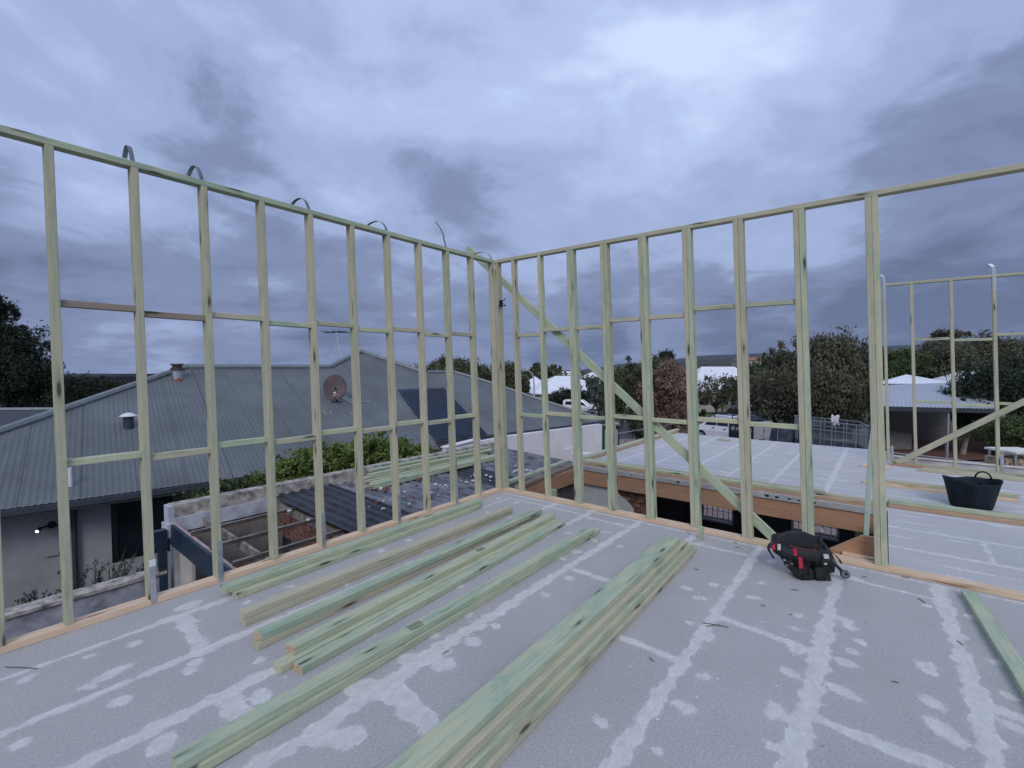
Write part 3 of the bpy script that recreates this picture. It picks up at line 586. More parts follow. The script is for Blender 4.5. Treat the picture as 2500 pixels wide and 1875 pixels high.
for x in (-3.45, -2.75, -2.05, -1.35, -.65):               # battens along the wall
    MB().box(x-.02, x+.02, -2.74, -.2, rz(x)-.07, rz(x)-.02).build('batten', [OLDW], gar)
    MB().box(x-.021, x+.021, -2.74, -.9, rz(x)-.019, rz(x)-.014).build('batten_top', [OLDP], gar)
for y in (-2.35, -1.25):
    MB().timber((-4.15, y, rz(-4.15)-.13), (-.1, y, rz(-.1)-.13), (0, 0, 1), .06, .022).build('rafter', [OLDP], gar)
MB().box(-4.12, -.12, -1.2, -1.10, -1.2, -.72).build('inner_brick_wall', [BRICK], gar)
mb = MB(); mb.box(-3.9, -.12, -1.09, -1.03, -2.98, -1.0); mb.box(-4.09, -4.0, -2.7, -1.2, -2.98, -.76); mb.build('inner_wall', [mat('grubby_plaster', (.26, .23, .21), .95, var=.25, vs=2.5)], gar)
BLUE = mat('blue_paint', (.018, .036, .065), .4, var=.2)
mb = MB(); mb.prism([(-4.16, -2.80, -.60), (-.5, -2.80, -.79), (-.5, -2.80, -1.10), (-4.16, -2.80, -.90)], (0, .04, 0)); mb.build('fascia', [BLUE], gar)
MB().prism([(-4.16, -2.757, -.606), (-.5, -2.757, -.796), (-.5, -2.757, -.815), (-4.16, -2.757, -.625)], (0, .045, 0)).build('fascia_trim', [mat('pinkish_primer', (.42, .30, .29), .8)], gar)
MB().box(-4.22, -4.10, -3.08, -2.845, -.93, -.66).build('side_beam', [BLUE], gar)
MB().box(-4.21, -4.12, -2.95, -2.845, -2.98, -.93).build('post', [BLUE], gar)
MB().box(-3.95, -3.45, -2.74, -2.70, -2.98, -.95).build('pillar', [mat('cream_render', (.50, .45, .40), .9, var=.1, vs=5, bump=.3, bs=50)], gar)
bwall = thing('boundary_wall', 'low stained concrete boundary wall at the lower left, with a plant behind it', 'wall', (-4.25, -5.5, -2.98))
MB().box(-4.34, -4.14, -9, -2.86, -2.98, -1.315).build('wall', [mat('blotchy_render', (.36, .37, .42), .9, var=.3, vs=3, bump=.3, bs=30)], bwall)
MB().box(-4.37, -4.11, -9, -2.86, -1.314, -1.27).build('capping', [STAIN], bwall)
# edge of our own floor: fibre-cement skirt under the left plate
MB().box(-.088, -.04, -8, .08, -.34, -.076).build('edge_board', [LVL])
tag(bpy.data.objects['edge_board'], 'orange-brown board under the left edge of the concrete floor', 'board')
# rubble
RUBW = mat('broken_plaster', (.78, .77, .75), .9, var=.1); RUBR = mat('brick_chip', (.22, .10, .075), .95)
r = random.Random(21)
def chip(p, s, m, lab, grp, name, cat):
    n = 6; pts = [(p[0]+s*r.uniform(.5, 1)*cos(2*PI*k/n), p[1]+s*r.uniform(.5, 1)*sin(2*PI*k/n), p[2]) for k in range(n)]
    tag(MB().prism(pts, (r.uniform(-.01, .01), 0, s*r.uniform(.35, .8))).build(name, [m]), lab, cat, grp)
for i in range(64):
    q = r.random(); a_, b_, c_, d_ = (1120, 1232, 1150, 1188) if q < .38 else (930, 1100, 1165, 1262) if q < .72 else (1235, 1330, 1118, 1160) if q < .88 else (700, 950, 1215, 1270)
    p_ = onplane(r.uniform(a_, b_), r.uniform(c_, d_), (-4.1, 0, -.53+.036), (.048, 0, 1)); x, y, z = p_
    if x < -4.05 or x > -.15: continue
    if r.random() < .75: chip((x, y, z), r.uniform(.015, .05), RUBW, 'small white chunk of broken plaster lying on the grey garage roof', 'plaster chips on the old roof', 'plaster_chunk', 'rubble')
    else: chip((x, y, z), r.uniform(.03, .07), RUBR if r.random() < .6 else BLACKPL, 'dark or reddish chip of brick lying on the grey garage roof', 'brick chips on the old roof', 'brick_chunk', 'rubble')
tag(MB().box(-3.42, -3.30, .12, .22, rz(-3.3)+.033, rz(-3.3)+.09).build('timber_offcut', [RUBW]), 'pale block under the near end of the timber stack on the garage roof', 'offcut')
# stack of timbers on the garage roof
G2 = 'timbers stacked on the old garage roof'
rows = [(-3.95, 0, .35, 3.9), (-3.83, 0, .2, 3.8), (-3.71, 0, .3, 3.85), (-3.55, 0, .25, 3.9), (-3.40, 0, .15, 3.8), (-3.27, 0, .1, 3.7),
        (-3.93, 1, .5, 4.0), (-3.80, 1, .3, 4.0), (-3.42, 1, .2, 3.9), (-3.30, 1, .15, 3.75), (-3.93, 2, .55, 4.05), (-3.80, 2, .4, 4.1), (-3.92, 3, .45, 4.1)]
places = ['bottom layer, first from the parapet', 'bottom layer, second from the parapet', 'bottom layer, third from the parapet', 'bottom layer, fourth from the parapet', 'bottom layer, fifth from the parapet', 'bottom layer, nearest the stud wall',
          'second layer, against the parapet', 'second layer, second from parapet', 'second layer, on the low side of the stack', 'second layer, nearest the stud wall', 'third layer, against the parapet', 'third layer, on its free side', 'topmost of all']
for (x, l, y0, y1), pl in zip(rows, places):
    z = rz(x)+.06+l*.046
    timb('timber stacked on the garage roof, '+pl, G2, (x, y0+r.uniform(-.1, .1), z), (x+r.uniform(-.02, .02), y1, z), m=GREEN2, tint=r.uniform(0, .5))

# ------------------------------------------------------------------ tub and tool belt
tub = thing('builders_tub', 'black flexible rubber tub with looped handles, standing on the right-hand deck', 'tub', (5.08, 3.05, 0))
n = 40; prof = [(.0, .012), (.185, .004), (.195, .02), (.215, .12), (.235, .22), (.250, .31), (.262, .345), (.252, .345), (.24, .31), (.20, .14), (.17, .10), (0, .10)]
vs = []
for ri, (rr, z) in enumerate(prof):
    for k in range(n):
        a = 2*PI*k/n; wv = .018*sin(2*a+.7)+.008*sin(5*a) if z > .25 else .006*sin(2*a)
        vs.append((5.08+(rr+wv*.6)*cos(a)*1.03, 3.05+(rr+wv*.3)*sin(a)*.92, z+(wv if z > .28 else 0)+.001))
fs = [(i*n+k, i*n+(k+1) % n, (i+1)*n+(k+1) % n, (i+1)*n+k) for i in range(len(prof)-1) for k in range(n)]
MB().add(vs, fs).build('body', [mat('scuffed_rubber', (.012, .020, .026), .7, var=.5, vs=7, bump=.4, bs=20, col2=(.005, .006, .009), spec=.2, stretch=(1, 1, .35))], tub, smooth=True)
mb = MB(); r = random.Random(6)
for q in range(60): a = r.uniform(0, 2*PI); d_ = .17*math.sqrt(r.random()); mb.obox((5.08+d_*cos(a), 3.05+d_*sin(a), .19+r.uniform(0, .07)), nrm([r.random(), r.random()-.5, .3])*r.uniform(.02, .06), nrm([-.2, r.random(), .4])*.012, np.array([0, 0, .008]))
mb.build('rubbish', [BLACKPL], tub)
for (cx, cy, ang) in ((5.20, 3.22, .3),):
    pts = [(cx+.075*cos(a)*cos(ang)*1.0, cy-.075*cos(a)*sin(ang)*.5, .345+.085*sin(a)) for a in np.linspace(0, PI, 11)]
    MB().tube(pts, .010, 7).build('handle', [BLACKPL], tub, smooth=True)
P0 = onz(1990, 1417, 0.0); fwd = nrm([FW[0], FW[1], 0]); rgt = nrm([RT[0], RT[1], 0])
def tb(px, py, back=0.0):
    return onplane(px, py, P0+fwd*back, fwd)
NYL = mat('black_nylon', (.012, .012, .014), .8, var=.6, vs=18, bump=.5, bs=60, col2=(.035, .035, .038))
LEA = mat('dark_leather', (.022, .022, .022), .45, var=.5, vs=12, bump=.4, bs=30); REDT = mat('red_tag', (.55, .03, .06), .6); WHT = mat('pale_tag', (.55, .56, .5), .6)
bel = thing('tool_belt', 'black tool belt with loaded pouches and red tags, lying by the bottom plate', 'tool belt', P0)
cen = tb(1950, 1333, .09); ringp = []
for a in np.linspace(.15, 2*PI+.15, 37):
    ringp.append(cen+rgt*(.215*cos(a))+fwd*(.105*sin(a))+np.array([0, 0, .035*sin(a)-.05*cos(a)*.4+.008*sin(3*a)]))
mb = MB(); vs = []
for p in ringp: vs += [p+np.array([0, 0, -.05]), p+np.array([0, 0, .032]), p+(p-cen)*.05+np.array([0, 0, .032]), p+(p-cen)*.05+np.array([0, 0, -.05])]
mb.add(vs, [(i*4+k, i*4+(k+1) % 4, i*4+4+(k+1) % 4, i*4+4+k) for i in range(36) for k in range(4)]); mb.build('belt', [NYL], bel, smooth=True)
mb = MB(); mb.tube([tb(1926, 1332, -.01), tb(1950, 1338, -.015), tb(1975, 1343, -.015), tb(1997, 1344, -.01)], .006, 6); mb.build('piping', [mat('maroon_piping', (.12, .03, .03), .6)], bel)
def pouch(poly, back, depth, m=LEA, nm='pouch'):
    pts = [tb(x, y, back) for x, y in poly]; cen_ = sum(pts)/len(pts)
    f = [p for p in pts]; mid = [cen_+(p-cen_)*1.04+fwd*depth*.5 for p in pts]; bk_ = [cen_+(p-cen_)*.92+fwd*depth for p in pts]; fr = [cen_+(p-cen_)*.93-fwd*.012 for p in pts]
    k = len(pts); mb = MB(); vs = fr+f+mid+bk_
    fs = [tuple(range(k-1, -1, -1)), tuple(range(3*k, 4*k))]+[(r0*k+i, r0*k+(i+1) % k, (r0+1)*k+(i+1) % k, (r0+1)*k+i) for r0 in range(3) for i in range(k)]
    return mb.add(vs, fs).build(nm, [m], bel)
pouch([(1917, 1345), (1935, 1338), (1990, 1344), (2010, 1356), (2012, 1385), (2000, 1400), (1945, 1404), (1925, 1385)], .06, .10)
pouch([(1888, 1326), (1903, 1306), (1928, 1298), (1966, 1300), (2000, 1314), (2022, 1336), (2012, 1352), (1900, 1346)], .13, .03, NYL, 'back_pad')
pouch([(1940, 1385), (1972, 1384), (1984, 1390), (1988, 1418.5), (1956, 1417), (1944, 1409)], .01, .07)
pouch([(1986, 1384), (2012, 1383), (2022, 1392), (2030, 1420), (1992, 1419.5)], .0, .06)
pouch([(1905, 1338), (1925, 1336), (1932, 1360), (1940, 1392), (1925, 1385), (1910, 1362)], .05, .06, NYL)
pouch([(2002, 1342), (2026, 1340), (2040, 1372), (2036, 1398), (2016, 1400), (2006, 1376)], .08, .09, NYL)
for i, (x, y, x2, y2) in enumerate(((1950, 1372, 1950, 1405), (1962, 1376, 1964, 1412), (1975, 1376, 1978, 1414), (2000, 1388, 2002, 1415), (1925, 1350, 1934, 1385), (1990, 1350, 1996, 1380), (1972, 1350, 1974, 1372))):
    MB().tube([tb(x, y, -.0), tb(x2, y2, -.012)], .004, 5).build('seam', [NYL], bel)
for x, y, s_, m in ((1915, 1367, 5, GALV), (1921, 1380, 4, GALV), (1932, 1376, 4, GALV), (1976, 1353, 5, GALV), (1958, 1350, 4, MT['pine_end_grain']), (2004, 1388, 8, GALV), (2015, 1376, 6, WHT)):
    p = tb(x, y, .0); MB().obox(p, rgt*s_*.0018, fwd*.006, np.array([0, 0, s_*.0011])).build('fitting', [m], bel)
def pbox(x0, y0, x1, y1, back, th, m, nm, sk=0):
    pts = [tb(x0, y0, back), tb(x1, y0, back), tb(x1+sk, y1, back), tb(x0+sk, y1, back)]; return MB().prism(pts, fwd*th).build(nm, [m], bel)
pbox(1937, 1340, 1945, 1357, -.015, .01, REDT, 'tag', 1); pbox(1949, 1360, 1958, 1388, -.02, .01, REDT, 'tag', 3)
pbox(1884, 1327, 1892, 1342, -.01, .01, REDT, 'buckle', 1); pbox(1899, 1329, 1906, 1343, -.012, .01, WHT, 'buckle', 0); pbox(2011, 1354, 2023, 1364, -.02, .03, WHT, 'tape_measure', 2)
pbox(2006, 1348, 2030, 1372, -.008, .05, NYL, 'tape_case', 3)
pts = [tb(x, y, .0) for x, y in ((1890, 1322), (1880, 1330), (1876, 1338), (1879, 1347), (1885, 1356), (1888, 1362))]
MB().ribbon(pts, fwd*.02, .006).build('loose_strap', [NYL], bel)
MB().ribbon([tb(x, y, .04) for x, y in ((2028, 1348), (2040, 1356), (2050, 1367), (2054, 1376))], fwd*.012, .005).build('loose_strap', [mat('brown_strap', (.08, .035, .02), .7)], bel)
MB().tube([tb(2004, 1300, .1), tb(2003, 1322, .09)], [.008, .017], 10).build('tool_handle', [NYL], bel)
MB().lathe(tb(2006, 1299, .1), [(0, .03), (.010, .025), (.011, 0), (.0, 0)], 10).build('tool_tip', [GALV], bel)
rat = thing('scaffold_ratchet', 'dark steel ratchet spanner sticking out of the tool belt, its round head on the floor', 'spanner', tb(2063, 1408))
MB().tube([tb(2028, 1364, -.0), tb(2040, 1378, -.01), tb(2054, 1393, -.015)], [.014, .012, .013], 10).build('shaft', [mat('blued_steel', (.05, .07, .09), .4, .6)], rat, smooth=True)
hd = tb(2063, 1402, -.01); ax = nrm(fwd*-1+np.array([0, 0, .6])); mb = MB(); mb.tube([hd-ax*.016, hd-ax*.012, hd+ax*.012, hd+ax*.016], [.028, .034, .034, .026], 18); mb.build('head', [mat('worn_steel', (.13, .14, .16), .5, .7)], rat)
MB().tube([hd+ax*.0165, hd+ax*.019], .011, 12).build('socket', [BLACKPL], rat)

# ================================================================== surroundings
def gz(d): return -3.0-max(0, min(d, 80)-20)*.033-max(0, min(d, 400)-80)*.011-max(0, d-400)*.0085
def fall(d, r): return .043*min(0, r+.20*d)*min(1, max(0, (d-35)/40))      # the land drops away towards the left
def gpx(x, y):                                         # point on the sloping ground seen at a photograph position
    r_ = ray(x, y); lo_, hi_ = 5., 3000.
    for _ in range(50):
        m_ = (lo_+hi_)/2; p = CAM+r_*m_
        if p[2] < gz(m_): hi_ = m_
        else: lo_ = m_
    return CAM+r_*lo_, lo_
GRASS = mat('rough_grass', (.075, .095, .035), .95, var=.4, vs=1.2, bump=.5, bs=8, col2=(.04, .05, .022))
ASPH = mat('asphalt', (.060, .062, .068), .9, var=.15, vs=2)
PAVE = mat('brick_paving', (.30, .22, .19), .9, var=.25, vs=9)
dist = np.concatenate([[0, 6, 12, 20, 26, 32, 40, 50, 60, 70, 80, 100, 140, 200, 300, 400, 700, 1200, 2000, 3500]])
angs = np.linspace(-PI, PI, 73)
V = []; 
for d in dist:
    for a in angs[:-1]: V.append((CAM[0]+d*sin(a), CAM[1]+d*cos(a), gz(d)-.12+fall(d, d*sin(a-YAW))))
na = 72; Fc = [(i*na+k, i*na+(k+1) % na, (i+1)*na+(k+1) % na, (i+1)*na+k) for i in range(1, len(dist)-1) for k in range(na)]+[tuple(na+k for k in range(na))]
mb = MB(); mb.add(V, Fc); struct('ground', mb, GRASS)
def strip(name, pts_px, m, lift):
    pts = []
    for x, y in pts_px: p, d = gpx(x, y); pts.append((p[0], p[1], p[2]+lift))
    # subdivide to follow the slope: triangles fan is enough for these short pieces
    mb = MB(); n = len(pts); mb.add(pts, [tuple(range(n))]); return struct(name, mb, m)
def quadstrip(name, near, far, m, lift, k=8):           # near/far: (x0,x1,y)
    mb = MB(); vs = []
    for i in range(k+1):
        t = i/k; y = near[2]+(far[2]-near[2])*t; xa = near[0]+(far[0]-near[0])*t; xb_ = near[1]+(far[1]-near[1])*t
        for s_ in range(k+1): p, d = gpx(xa+(xb_-xa)*s_/k, y); vs.append((p[0], p[1], gz(d)+lift))
    mb.add(vs, [(i*(k+1)+j, i*(k+1)+j+1, (i+1)*(k+1)+j+1, (i+1)*(k+1)+j) for i in range(k) for j in range(k)]); return struct(name, mb, m)
quadstrip('pavement', (1250, 2700, 1400), (1250, 2700, 1073), PAVE, .03)
quadstrip('road', (1250, 2700, 1072.6), (1250, 2700, 1031), ASPH, .0)
quadstrip('driveway', (1400, 1475, 1030.6), (1440, 1480, 990), PAVE, .03)
# hills
HILL = mat('wooded_hill', (.032, .037, .038), 1, var=.4, vs=.02, col2=(.028, .034, .036))
def ridge(name, dep, pts, m, base, thick=500):
    mb = MB(); vs = []; n = 90; xs = np.linspace(pts[0][0], pts[-1][0], n); ys_ = np.interp(xs, [p[0] for p in pts], [p[1] for p in pts])
    rr = random.Random(int(dep))
    for x, y in zip(xs, ys_):
        y += rr.uniform(-.8, .8); top = at(x, y, dep); d2 = nrm([top[0]-CAM[0], top[1]-CAM[1], 0])
        f = top-d2*thick; f[2] = base-4; b_ = top+d2*thick; b_[2] = base-20
        mid = top-d2*thick*.4; mid[2] = base+(top[2]-base)*.62+rr.uniform(-3, 3)
        vs += [f, mid, top, b_]
    mb.add(vs, [(i*4+k, i*4+k+1, i*4+5+k, i*4+4+k) for i in range(n-1) for k in range(3)]); return struct(name, mb, m, smooth=True)
ridge('hills', 3000, [(-900, 985), (500, 928), (1000, 909), (1290, 907), (1400, 903), (1450, 900), (1500, 890), (1600, 884), (1700, 869), (1830, 864), (1950, 858), (2060, 848), (2150, 846), (2225, 842), (2340, 840), (2400, 834), (2440, 829), (2500, 826), (2800, 815), (3300, 800)], HILL, -32)
ridge('hills', 1700, [(-900, 990), (500, 934), (1000, 914), (1290, 911), (1420, 909), (1550, 900), (1700, 880), (1830, 872), (1950, 872), (2100, 866), (2300, 862), (2420, 850), (2500, 846), (3300, 826)], mat('wooded_rise', (.030, .038, .026), 1, var=.5, vs=.05, col2=(.016, .02, .014)), -24, 300)

# ------------------------------------------------------------------ foliage
def leafmat(name, dark, light, rough=.7):
    m = bpy.data.materials.new(name); m.use_nodes = True; nt = m.node_tree; L = nt.links.new
    dark = tuple(c*1.35 for c in dark); light = tuple(c*1.5 for c in light)
    b = nt.nodes['Principled BSDF']; b.inputs['Roughness'].default_value = rough; b.inputs['Specular IOR Level'].default_value = .3
    a = N(nt, 'ShaderNodeAttribute', attribute_name='tint'); r = N(nt, 'ShaderNodeValToRGB'); L(a.outputs['Fac'], r.inputs[0])
    r.color_ramp.elements[0].color = (*dark, 1); r.color_ramp.elements[1].color = (*light, 1); L(r.outputs[0], b.inputs['Base Color'])
    tr = N(nt, 'ShaderNodeBsdfTranslucent'); L(r.outputs[0], tr.inputs[0]); mx = N(nt, 'ShaderNodeMixShader', i={0: .2}); L(b.outputs[0], mx.inputs[1]); L(tr.outputs[0], mx.inputs[2])
    L(mx.outputs[0], nt.nodes['Material Output'].inputs[0]); return m
LF = {'dark': leafmat('foliage_dark', (.018, .026, .014), (.060, .070, .038)), 'deep': leafmat('foliage_deep', (.012, .020, .014), (.035, .052, .030)), 'green': leafmat('foliage_green', (.025, .042, .014), (.085, .115, .040)),
      'olive': leafmat('foliage_olive', (.034, .040, .022), (.115, .120, .062)), 'red': leafmat('foliage_russet', (.062, .045, .034), (.27, .185, .14)), 'grey': leafmat('foliage_grey', (.035, .046, .036), (.11, .13, .10)),
      'bright': leafmat('foliage_bright', (.035, .060, .014), (.17, .22, .06)), 'brown': leafmat('foliage_brown', (.040, .042, .026), (.125, .122, .075))}
BARK = mat('bark', (.075, .065, .055), .95, var=.35, vs=4, stretch=(3, 3, .6)); PBARK = mat('pale_bark', (.28, .22, .19), .9, var=.3, vs=3)
def leaf_mesh(name, C_, D_, Sd, wid, tint, m, parent=None):
    n = len(C_); V = np.empty((n, 4, 3)); V[:, 0] = C_-D_*.5; V[:, 1] = C_+Sd*wid[:, None]; V[:, 2] = C_+D_*.5; V[:, 3] = C_-Sd*wid[:, None]
    off = parent_world(parent) if parent is not None else np.array([C_[:, 0].mean(), C_[:, 1].mean(), C_[:, 2].min()])
    V = (V.reshape(-1, 3)-off).astype(np.float32); me = bpy.data.meshes.new(name)
    me.vertices.add(4*n); me.vertices.foreach_set('co', V.ravel()); me.loops.add(4*n); me.loops.foreach_set('vertex_index', np.arange(4*n, dtype=np.int32))
    me.polygons.add(n); me.polygons.foreach_set('loop_start', np.arange(0, 4*n, 4, dtype=np.int32)); me.polygons.foreach_set('loop_total', np.full(n, 4, dtype=np.int32))
    a = me.attributes.new('tint', 'FLOAT', 'POINT'); a.data.foreach_set('value', np.repeat(tint, 4).astype(np.float32)); me.materials.append(m); me.update(); me.validate()
    o = bpy.data.objects.new(name, me); COL.objects.link(o)
    if parent is not None: o.parent = parent
    else: o.location = off
    return o
def rnd_unit(n, rng):
    v = rng.normal(size=(n, 3)); return v/np.linalg.norm(v, axis=1)[:, None]
def crown_pts(ells, nclump, nleaf, ls, droop, rng, spread=.16, elong=1.8, hollow=.5):
    vols = np.array([e[1]*e[2]*e[3] for e in ells])**.8; ids = rng.choice(len(ells), nclump, p=vols/vols.sum())
    E = np.array([list(e[0])+list(e[1:4]) for e in ells])[ids]
    u = rnd_unit(nclump, rng); r = (hollow+(1-hollow)*rng.random(nclump))**.8*(1+.17*rng.normal(size=nclump)); cc = E[:, :3]+u*r[:, None]*E[:, 3:6]
    rad_ = E[:, 3:6].mean(1)*spread*rng.uniform(.5, 1.7, nclump)
    c = np.repeat(cc, nleaf, 0); rr = np.repeat(rad_, nleaf); n = len(c)
    o = rng.normal(size=(n, 3)); o[:, 2] *= 1+droop*.8; o[:, 2] -= np.abs(rng.normal(size=n))*droop
    c = c+o*rr[:, None]*.6
    d = rnd_unit(n, rng); d[:, 2] = d[:, 2]*(1-droop*.3)-droop*1.6; d /= np.linalg.norm(d, axis=1)[:, None]
    s_ = np.cross(d, rnd_unit(n, rng)); s_ /= np.linalg.norm(s_, axis=1)[:, None]+1e-9
    ln = ls*rng.uniform(.6, 1.4, n)
    ctint = np.repeat(np.clip(rng.normal(.45, .22, nclump), 0, 1), nleaf)
    return c, d*ln[:, None]*elong, s_, ln*.5, np.clip(ctint+rng.normal(0, .16, n), 0, 1), cc
def plant(name, label, cat, ells, nclump, nleaf, ls, kind='dark', droop=.2, base=None, group=None, trunk=True, seed=0, spread=.16, elong=1.8, hollow=.5, bark=None, tr=None, branches=9, crown='crown'):
    """ells: (centre, rx, ry, rz)"""
    rng = np.random.default_rng(seed+100); ctr = np.mean([e[0] for e in ells], 0)
    if base is None:
        d = float((ctr-CAM)@nrm([FW[0], FW[1], 0])); base = np.array([ctr[0], ctr[1], gz(d)-.1])
    root = thing(name, label, cat, base, group)
    c, d, s_, wd, t, cc = crown_pts(ells, nclump, nleaf, ls, droop, rng, spread, elong, hollow)
    keep = c[:, 2] > base[2]; leaf_mesh(crown, c[keep], d[keep], s_[keep], wd[keep], t[keep], LF[kind], root)
    if trunk:
        h = ctr[2]-base[2]; tr = tr or max(.05, h*.035); mb = MB()
        p = [base+np.array([0, 0, 0]), base+(ctr-base)*.35+rng.normal(size=3)*h*.02, base+(ctr-base)*.75+rng.normal(size=3)*h*.04]
        mb.tube(p, [tr*1.3, tr, tr*.7], 9)
        for q in rng.choice(len(cc), min(branches, len(cc)), replace=False):
            m_ = p[1]+(p[2]-p[1])*rng.random(); e_ = cc[q]; mid = (m_+e_)/2+rng.normal(size=3)*h*.03+np.array([0, 0, h*.05]); mb.tube([m_, mid, e_], [tr*.5, tr*.3, tr*.08], 6)
        mb.build('trunk', [bark or BARK], root)
    return root
def E(px, py, dep, rx, ry, k=1.0):
    s_ = dep/FPX; return (at(px, py, dep), rx*s_*k, rx*s_*k, ry*s_)
plant('peppermint_tree', 'tall dark drooping tree, the highest one behind the trailer and right of the green treetops', 'tree', [E(2010, 880, 42, 70, 55), E(2040, 870, 41, 70, 45), E(1985, 950, 40, 95, 60), E(2070, 950, 42, 75, 70)], 520, 100, .13, 'brown', .75, seed=1, spread=.17, elong=2.3, hollow=.25)
plant('peppermint_tree', 'dark tree with feathery twigs at its top left, just right of the white hipped roof', 'tree', [E(1915, 900, 45, 55, 45), E(1900, 955, 44, 75, 50), E(1870, 880, 46, 22, 16)], 330, 90, .13, 'brown', .7, seed=2, elong=2.3, hollow=.25)
plant('broadleaf_tree', 'olive-green tree between the dark drooping tree and the thick double stud', 'tree', [E(2110, 905, 52, 70, 42), E(2150, 930, 50, 60, 50)], 260, 80, .16, 'olive', .4, seed=3, hollow=.3)
plant('broadleaf_tree', 'green treetop rising behind the white hipped roof and beside the dark feathery tree', 'tree', [E(1850, 915, 60, 45, 30), E(1835, 945, 58, 50, 35)], 160, 80, .18, 'green', .3, seed=4, hollow=.3)
plant('sparse_tree', 'thin half-bare tree standing in front of the large white hipped roof', 'tree', [E(1745, 950, 50, 45, 38), E(1785, 955, 50, 35, 35), E(1720, 965, 50, 22, 30)], 110, 42, .11, 'brown', .6, seed=5, branches=30, elong=2.2)
plant('bottlebrush_tree', 'reddish-brown bushy tree just beyond the far deck, the nearest tree in the middle', 'tree', [E(1635, 940, 21, 50, 55), E(1640, 1010, 21, 55, 60), E(1600, 960, 21.5, 40, 55)], 560, 90, .055, 'red', .3, seed=6, spread=.13, base=np.array([*at(1615, 1090, 21)[:2], -3.1]), hollow=.2)
plant('bottlebrush_tree', 'brown-green tree pressed against the left of the reddish tree', 'tree', [E(1565, 940, 23, 45, 55), E(1570, 1020, 22.5, 38, 75), E(1600, 895, 23, 35, 22)], 420, 90, .06, 'brown', .4, seed=7, spread=.14, base=np.array([*at(1570, 1090, 22.5)[:2], -3.1]), hollow=.2)
plant('broadleaf_tree', 'small round treetop poking above the reddish tree', 'tree', [E(1626, 868, 26, 15, 9)], 24, 60, .06, 'dark', .1, seed=8, spread=.3, branches=6)
plant('broadleaf_tree', 'mid-green tree left of the brown-green tree, below the diagonal brace', 'tree', [E(1515, 940, 42, 38, 40), E(1500, 985, 42, 30, 30), E(1540, 925, 43, 30, 32)], 260, 80, .12, 'green', .25, seed=9, hollow=.3)
plant('willow_myrtle', 'grey-green weeping street tree beside the white car', 'tree', [E(1466, 952, 54, 30, 28), E(1476, 980, 54, 32, 26), E(1448, 935, 55, 20, 16)], 150, 48, .14, 'grey', .7, seed=10, elong=2.4, hollow=.3, base=np.array([*at(1462, 1003, 54)[:2], gz(54)]))
plant('hedge_shrub', 'dark green shrub below the little gable of the white house', 'shrub', [E(1375, 973, 70, 36, 20), E(1350, 983, 70, 22, 18), E(1398, 975, 70, 22, 20), E(1425, 968, 70, 20, 20)], 200, 60, .16, 'deep', 0, seed=11, trunk=False, hollow=.3)
plant('broadleaf_tree', 'pair of dark treetops on the skyline above the white-roofed houses', 'tree', [E(1318, 900, 120, 20, 15), E(1300, 912, 120, 28, 12), E(1352, 902, 121, 16, 13), E(1335, 912, 121, 30, 12)], 130, 50, .45, 'olive', 0, seed=12)
plant('broadleaf_tree', 'olive tree showing above the right part of the grey neighbour roof', 'tree', [E(1105, 905, 25, 65, 28), E(1070, 925, 25, 60, 26), E(1160, 925, 25, 50, 34), E(1195, 925, 25, 24, 34)], 420, 80, .065, 'olive', .3, seed=13, spread=.14, hollow=.2)
plant('broadleaf_tree', 'brown-green tree at the right end of the grey neighbour roof, against the corner post', 'tree', [E(1240, 935, 30, 42, 38), E(1275, 945, 30, 24, 28)], 230, 80, .075, 'olive', .3, seed=14, hollow=.2)
plant('feathery_tree', 'big dark feathery tree at the left edge of the picture', 'tree', [E(-20, 830, 20, 90, 60), E(10, 900, 20, 110, 60), E(60, 950, 20.5, 70, 50), E(-60, 760, 20, 70, 45), E(8, 745, 20, 30, 22), E(95, 945, 21, 40, 30)], 560, 120, .055, 'deep', .35, seed=15, spread=.13, elong=2.4, hollow=.25)
plant('broadleaf_tree', 'dark tree behind the long slope of the grey roof, left of the second stud', 'tree', [E(180, 970, 25, 80, 45), E(120, 960, 25, 60, 40), E(250, 975, 25, 60, 32)], 420, 90, .07, 'dark', .15, seed=16, hollow=.2)
plant('broadleaf_tree', 'low dark tree behind the neighbour roof hip, right of the second stud', 'tree', [E(300, 965, 27, 50, 30), E(360, 975, 27, 60, 32), E(440, 985, 27, 50, 25), E(245, 925, 27, 14, 12)], 330, 80, .07, 'dark', .15, seed=17, hollow=.2)
plant('peppermint_tree', 'wide dark leaning tree in front of the white roofs, seen through the far stud wall', 'tree', [E(2390, 955, 27, 60, 60), E(2440, 930, 27, 55, 50), E(2370, 1010, 26, 45, 40), E(2330, 980, 27, 30, 30), E(2480, 990, 26, 50, 60)], 560, 70, .075, 'deep', .5, seed=18, elong=2.2, bark=PBARK, base=np.array([*at(2350, 1080, 26)[:2], -3.2]), hollow=.2)
plant('broadleaf_tree', 'brownish tree mass right of the thick stud, above the carport roof', 'tree', [E(2290, 880, 50, 70, 40), E(2370, 870, 52, 70, 40), E(2450, 865, 52, 60, 35), E(2310, 920, 48, 60, 30)], 520, 80, .15, 'brown', .35, seed=19, hollow=.25)
plant('bush_belt', 'broad olive-green bush filling the gap behind the dark drooping trees', 'bush', [E(1830, 925, 75, 80, 26), E(1960, 915, 78, 90, 34), E(2120, 905, 76, 90, 36), E(2240, 900, 78, 90, 30)], 620, 70, .22, 'olive', .3, seed=51, hollow=.3, trunk=False)
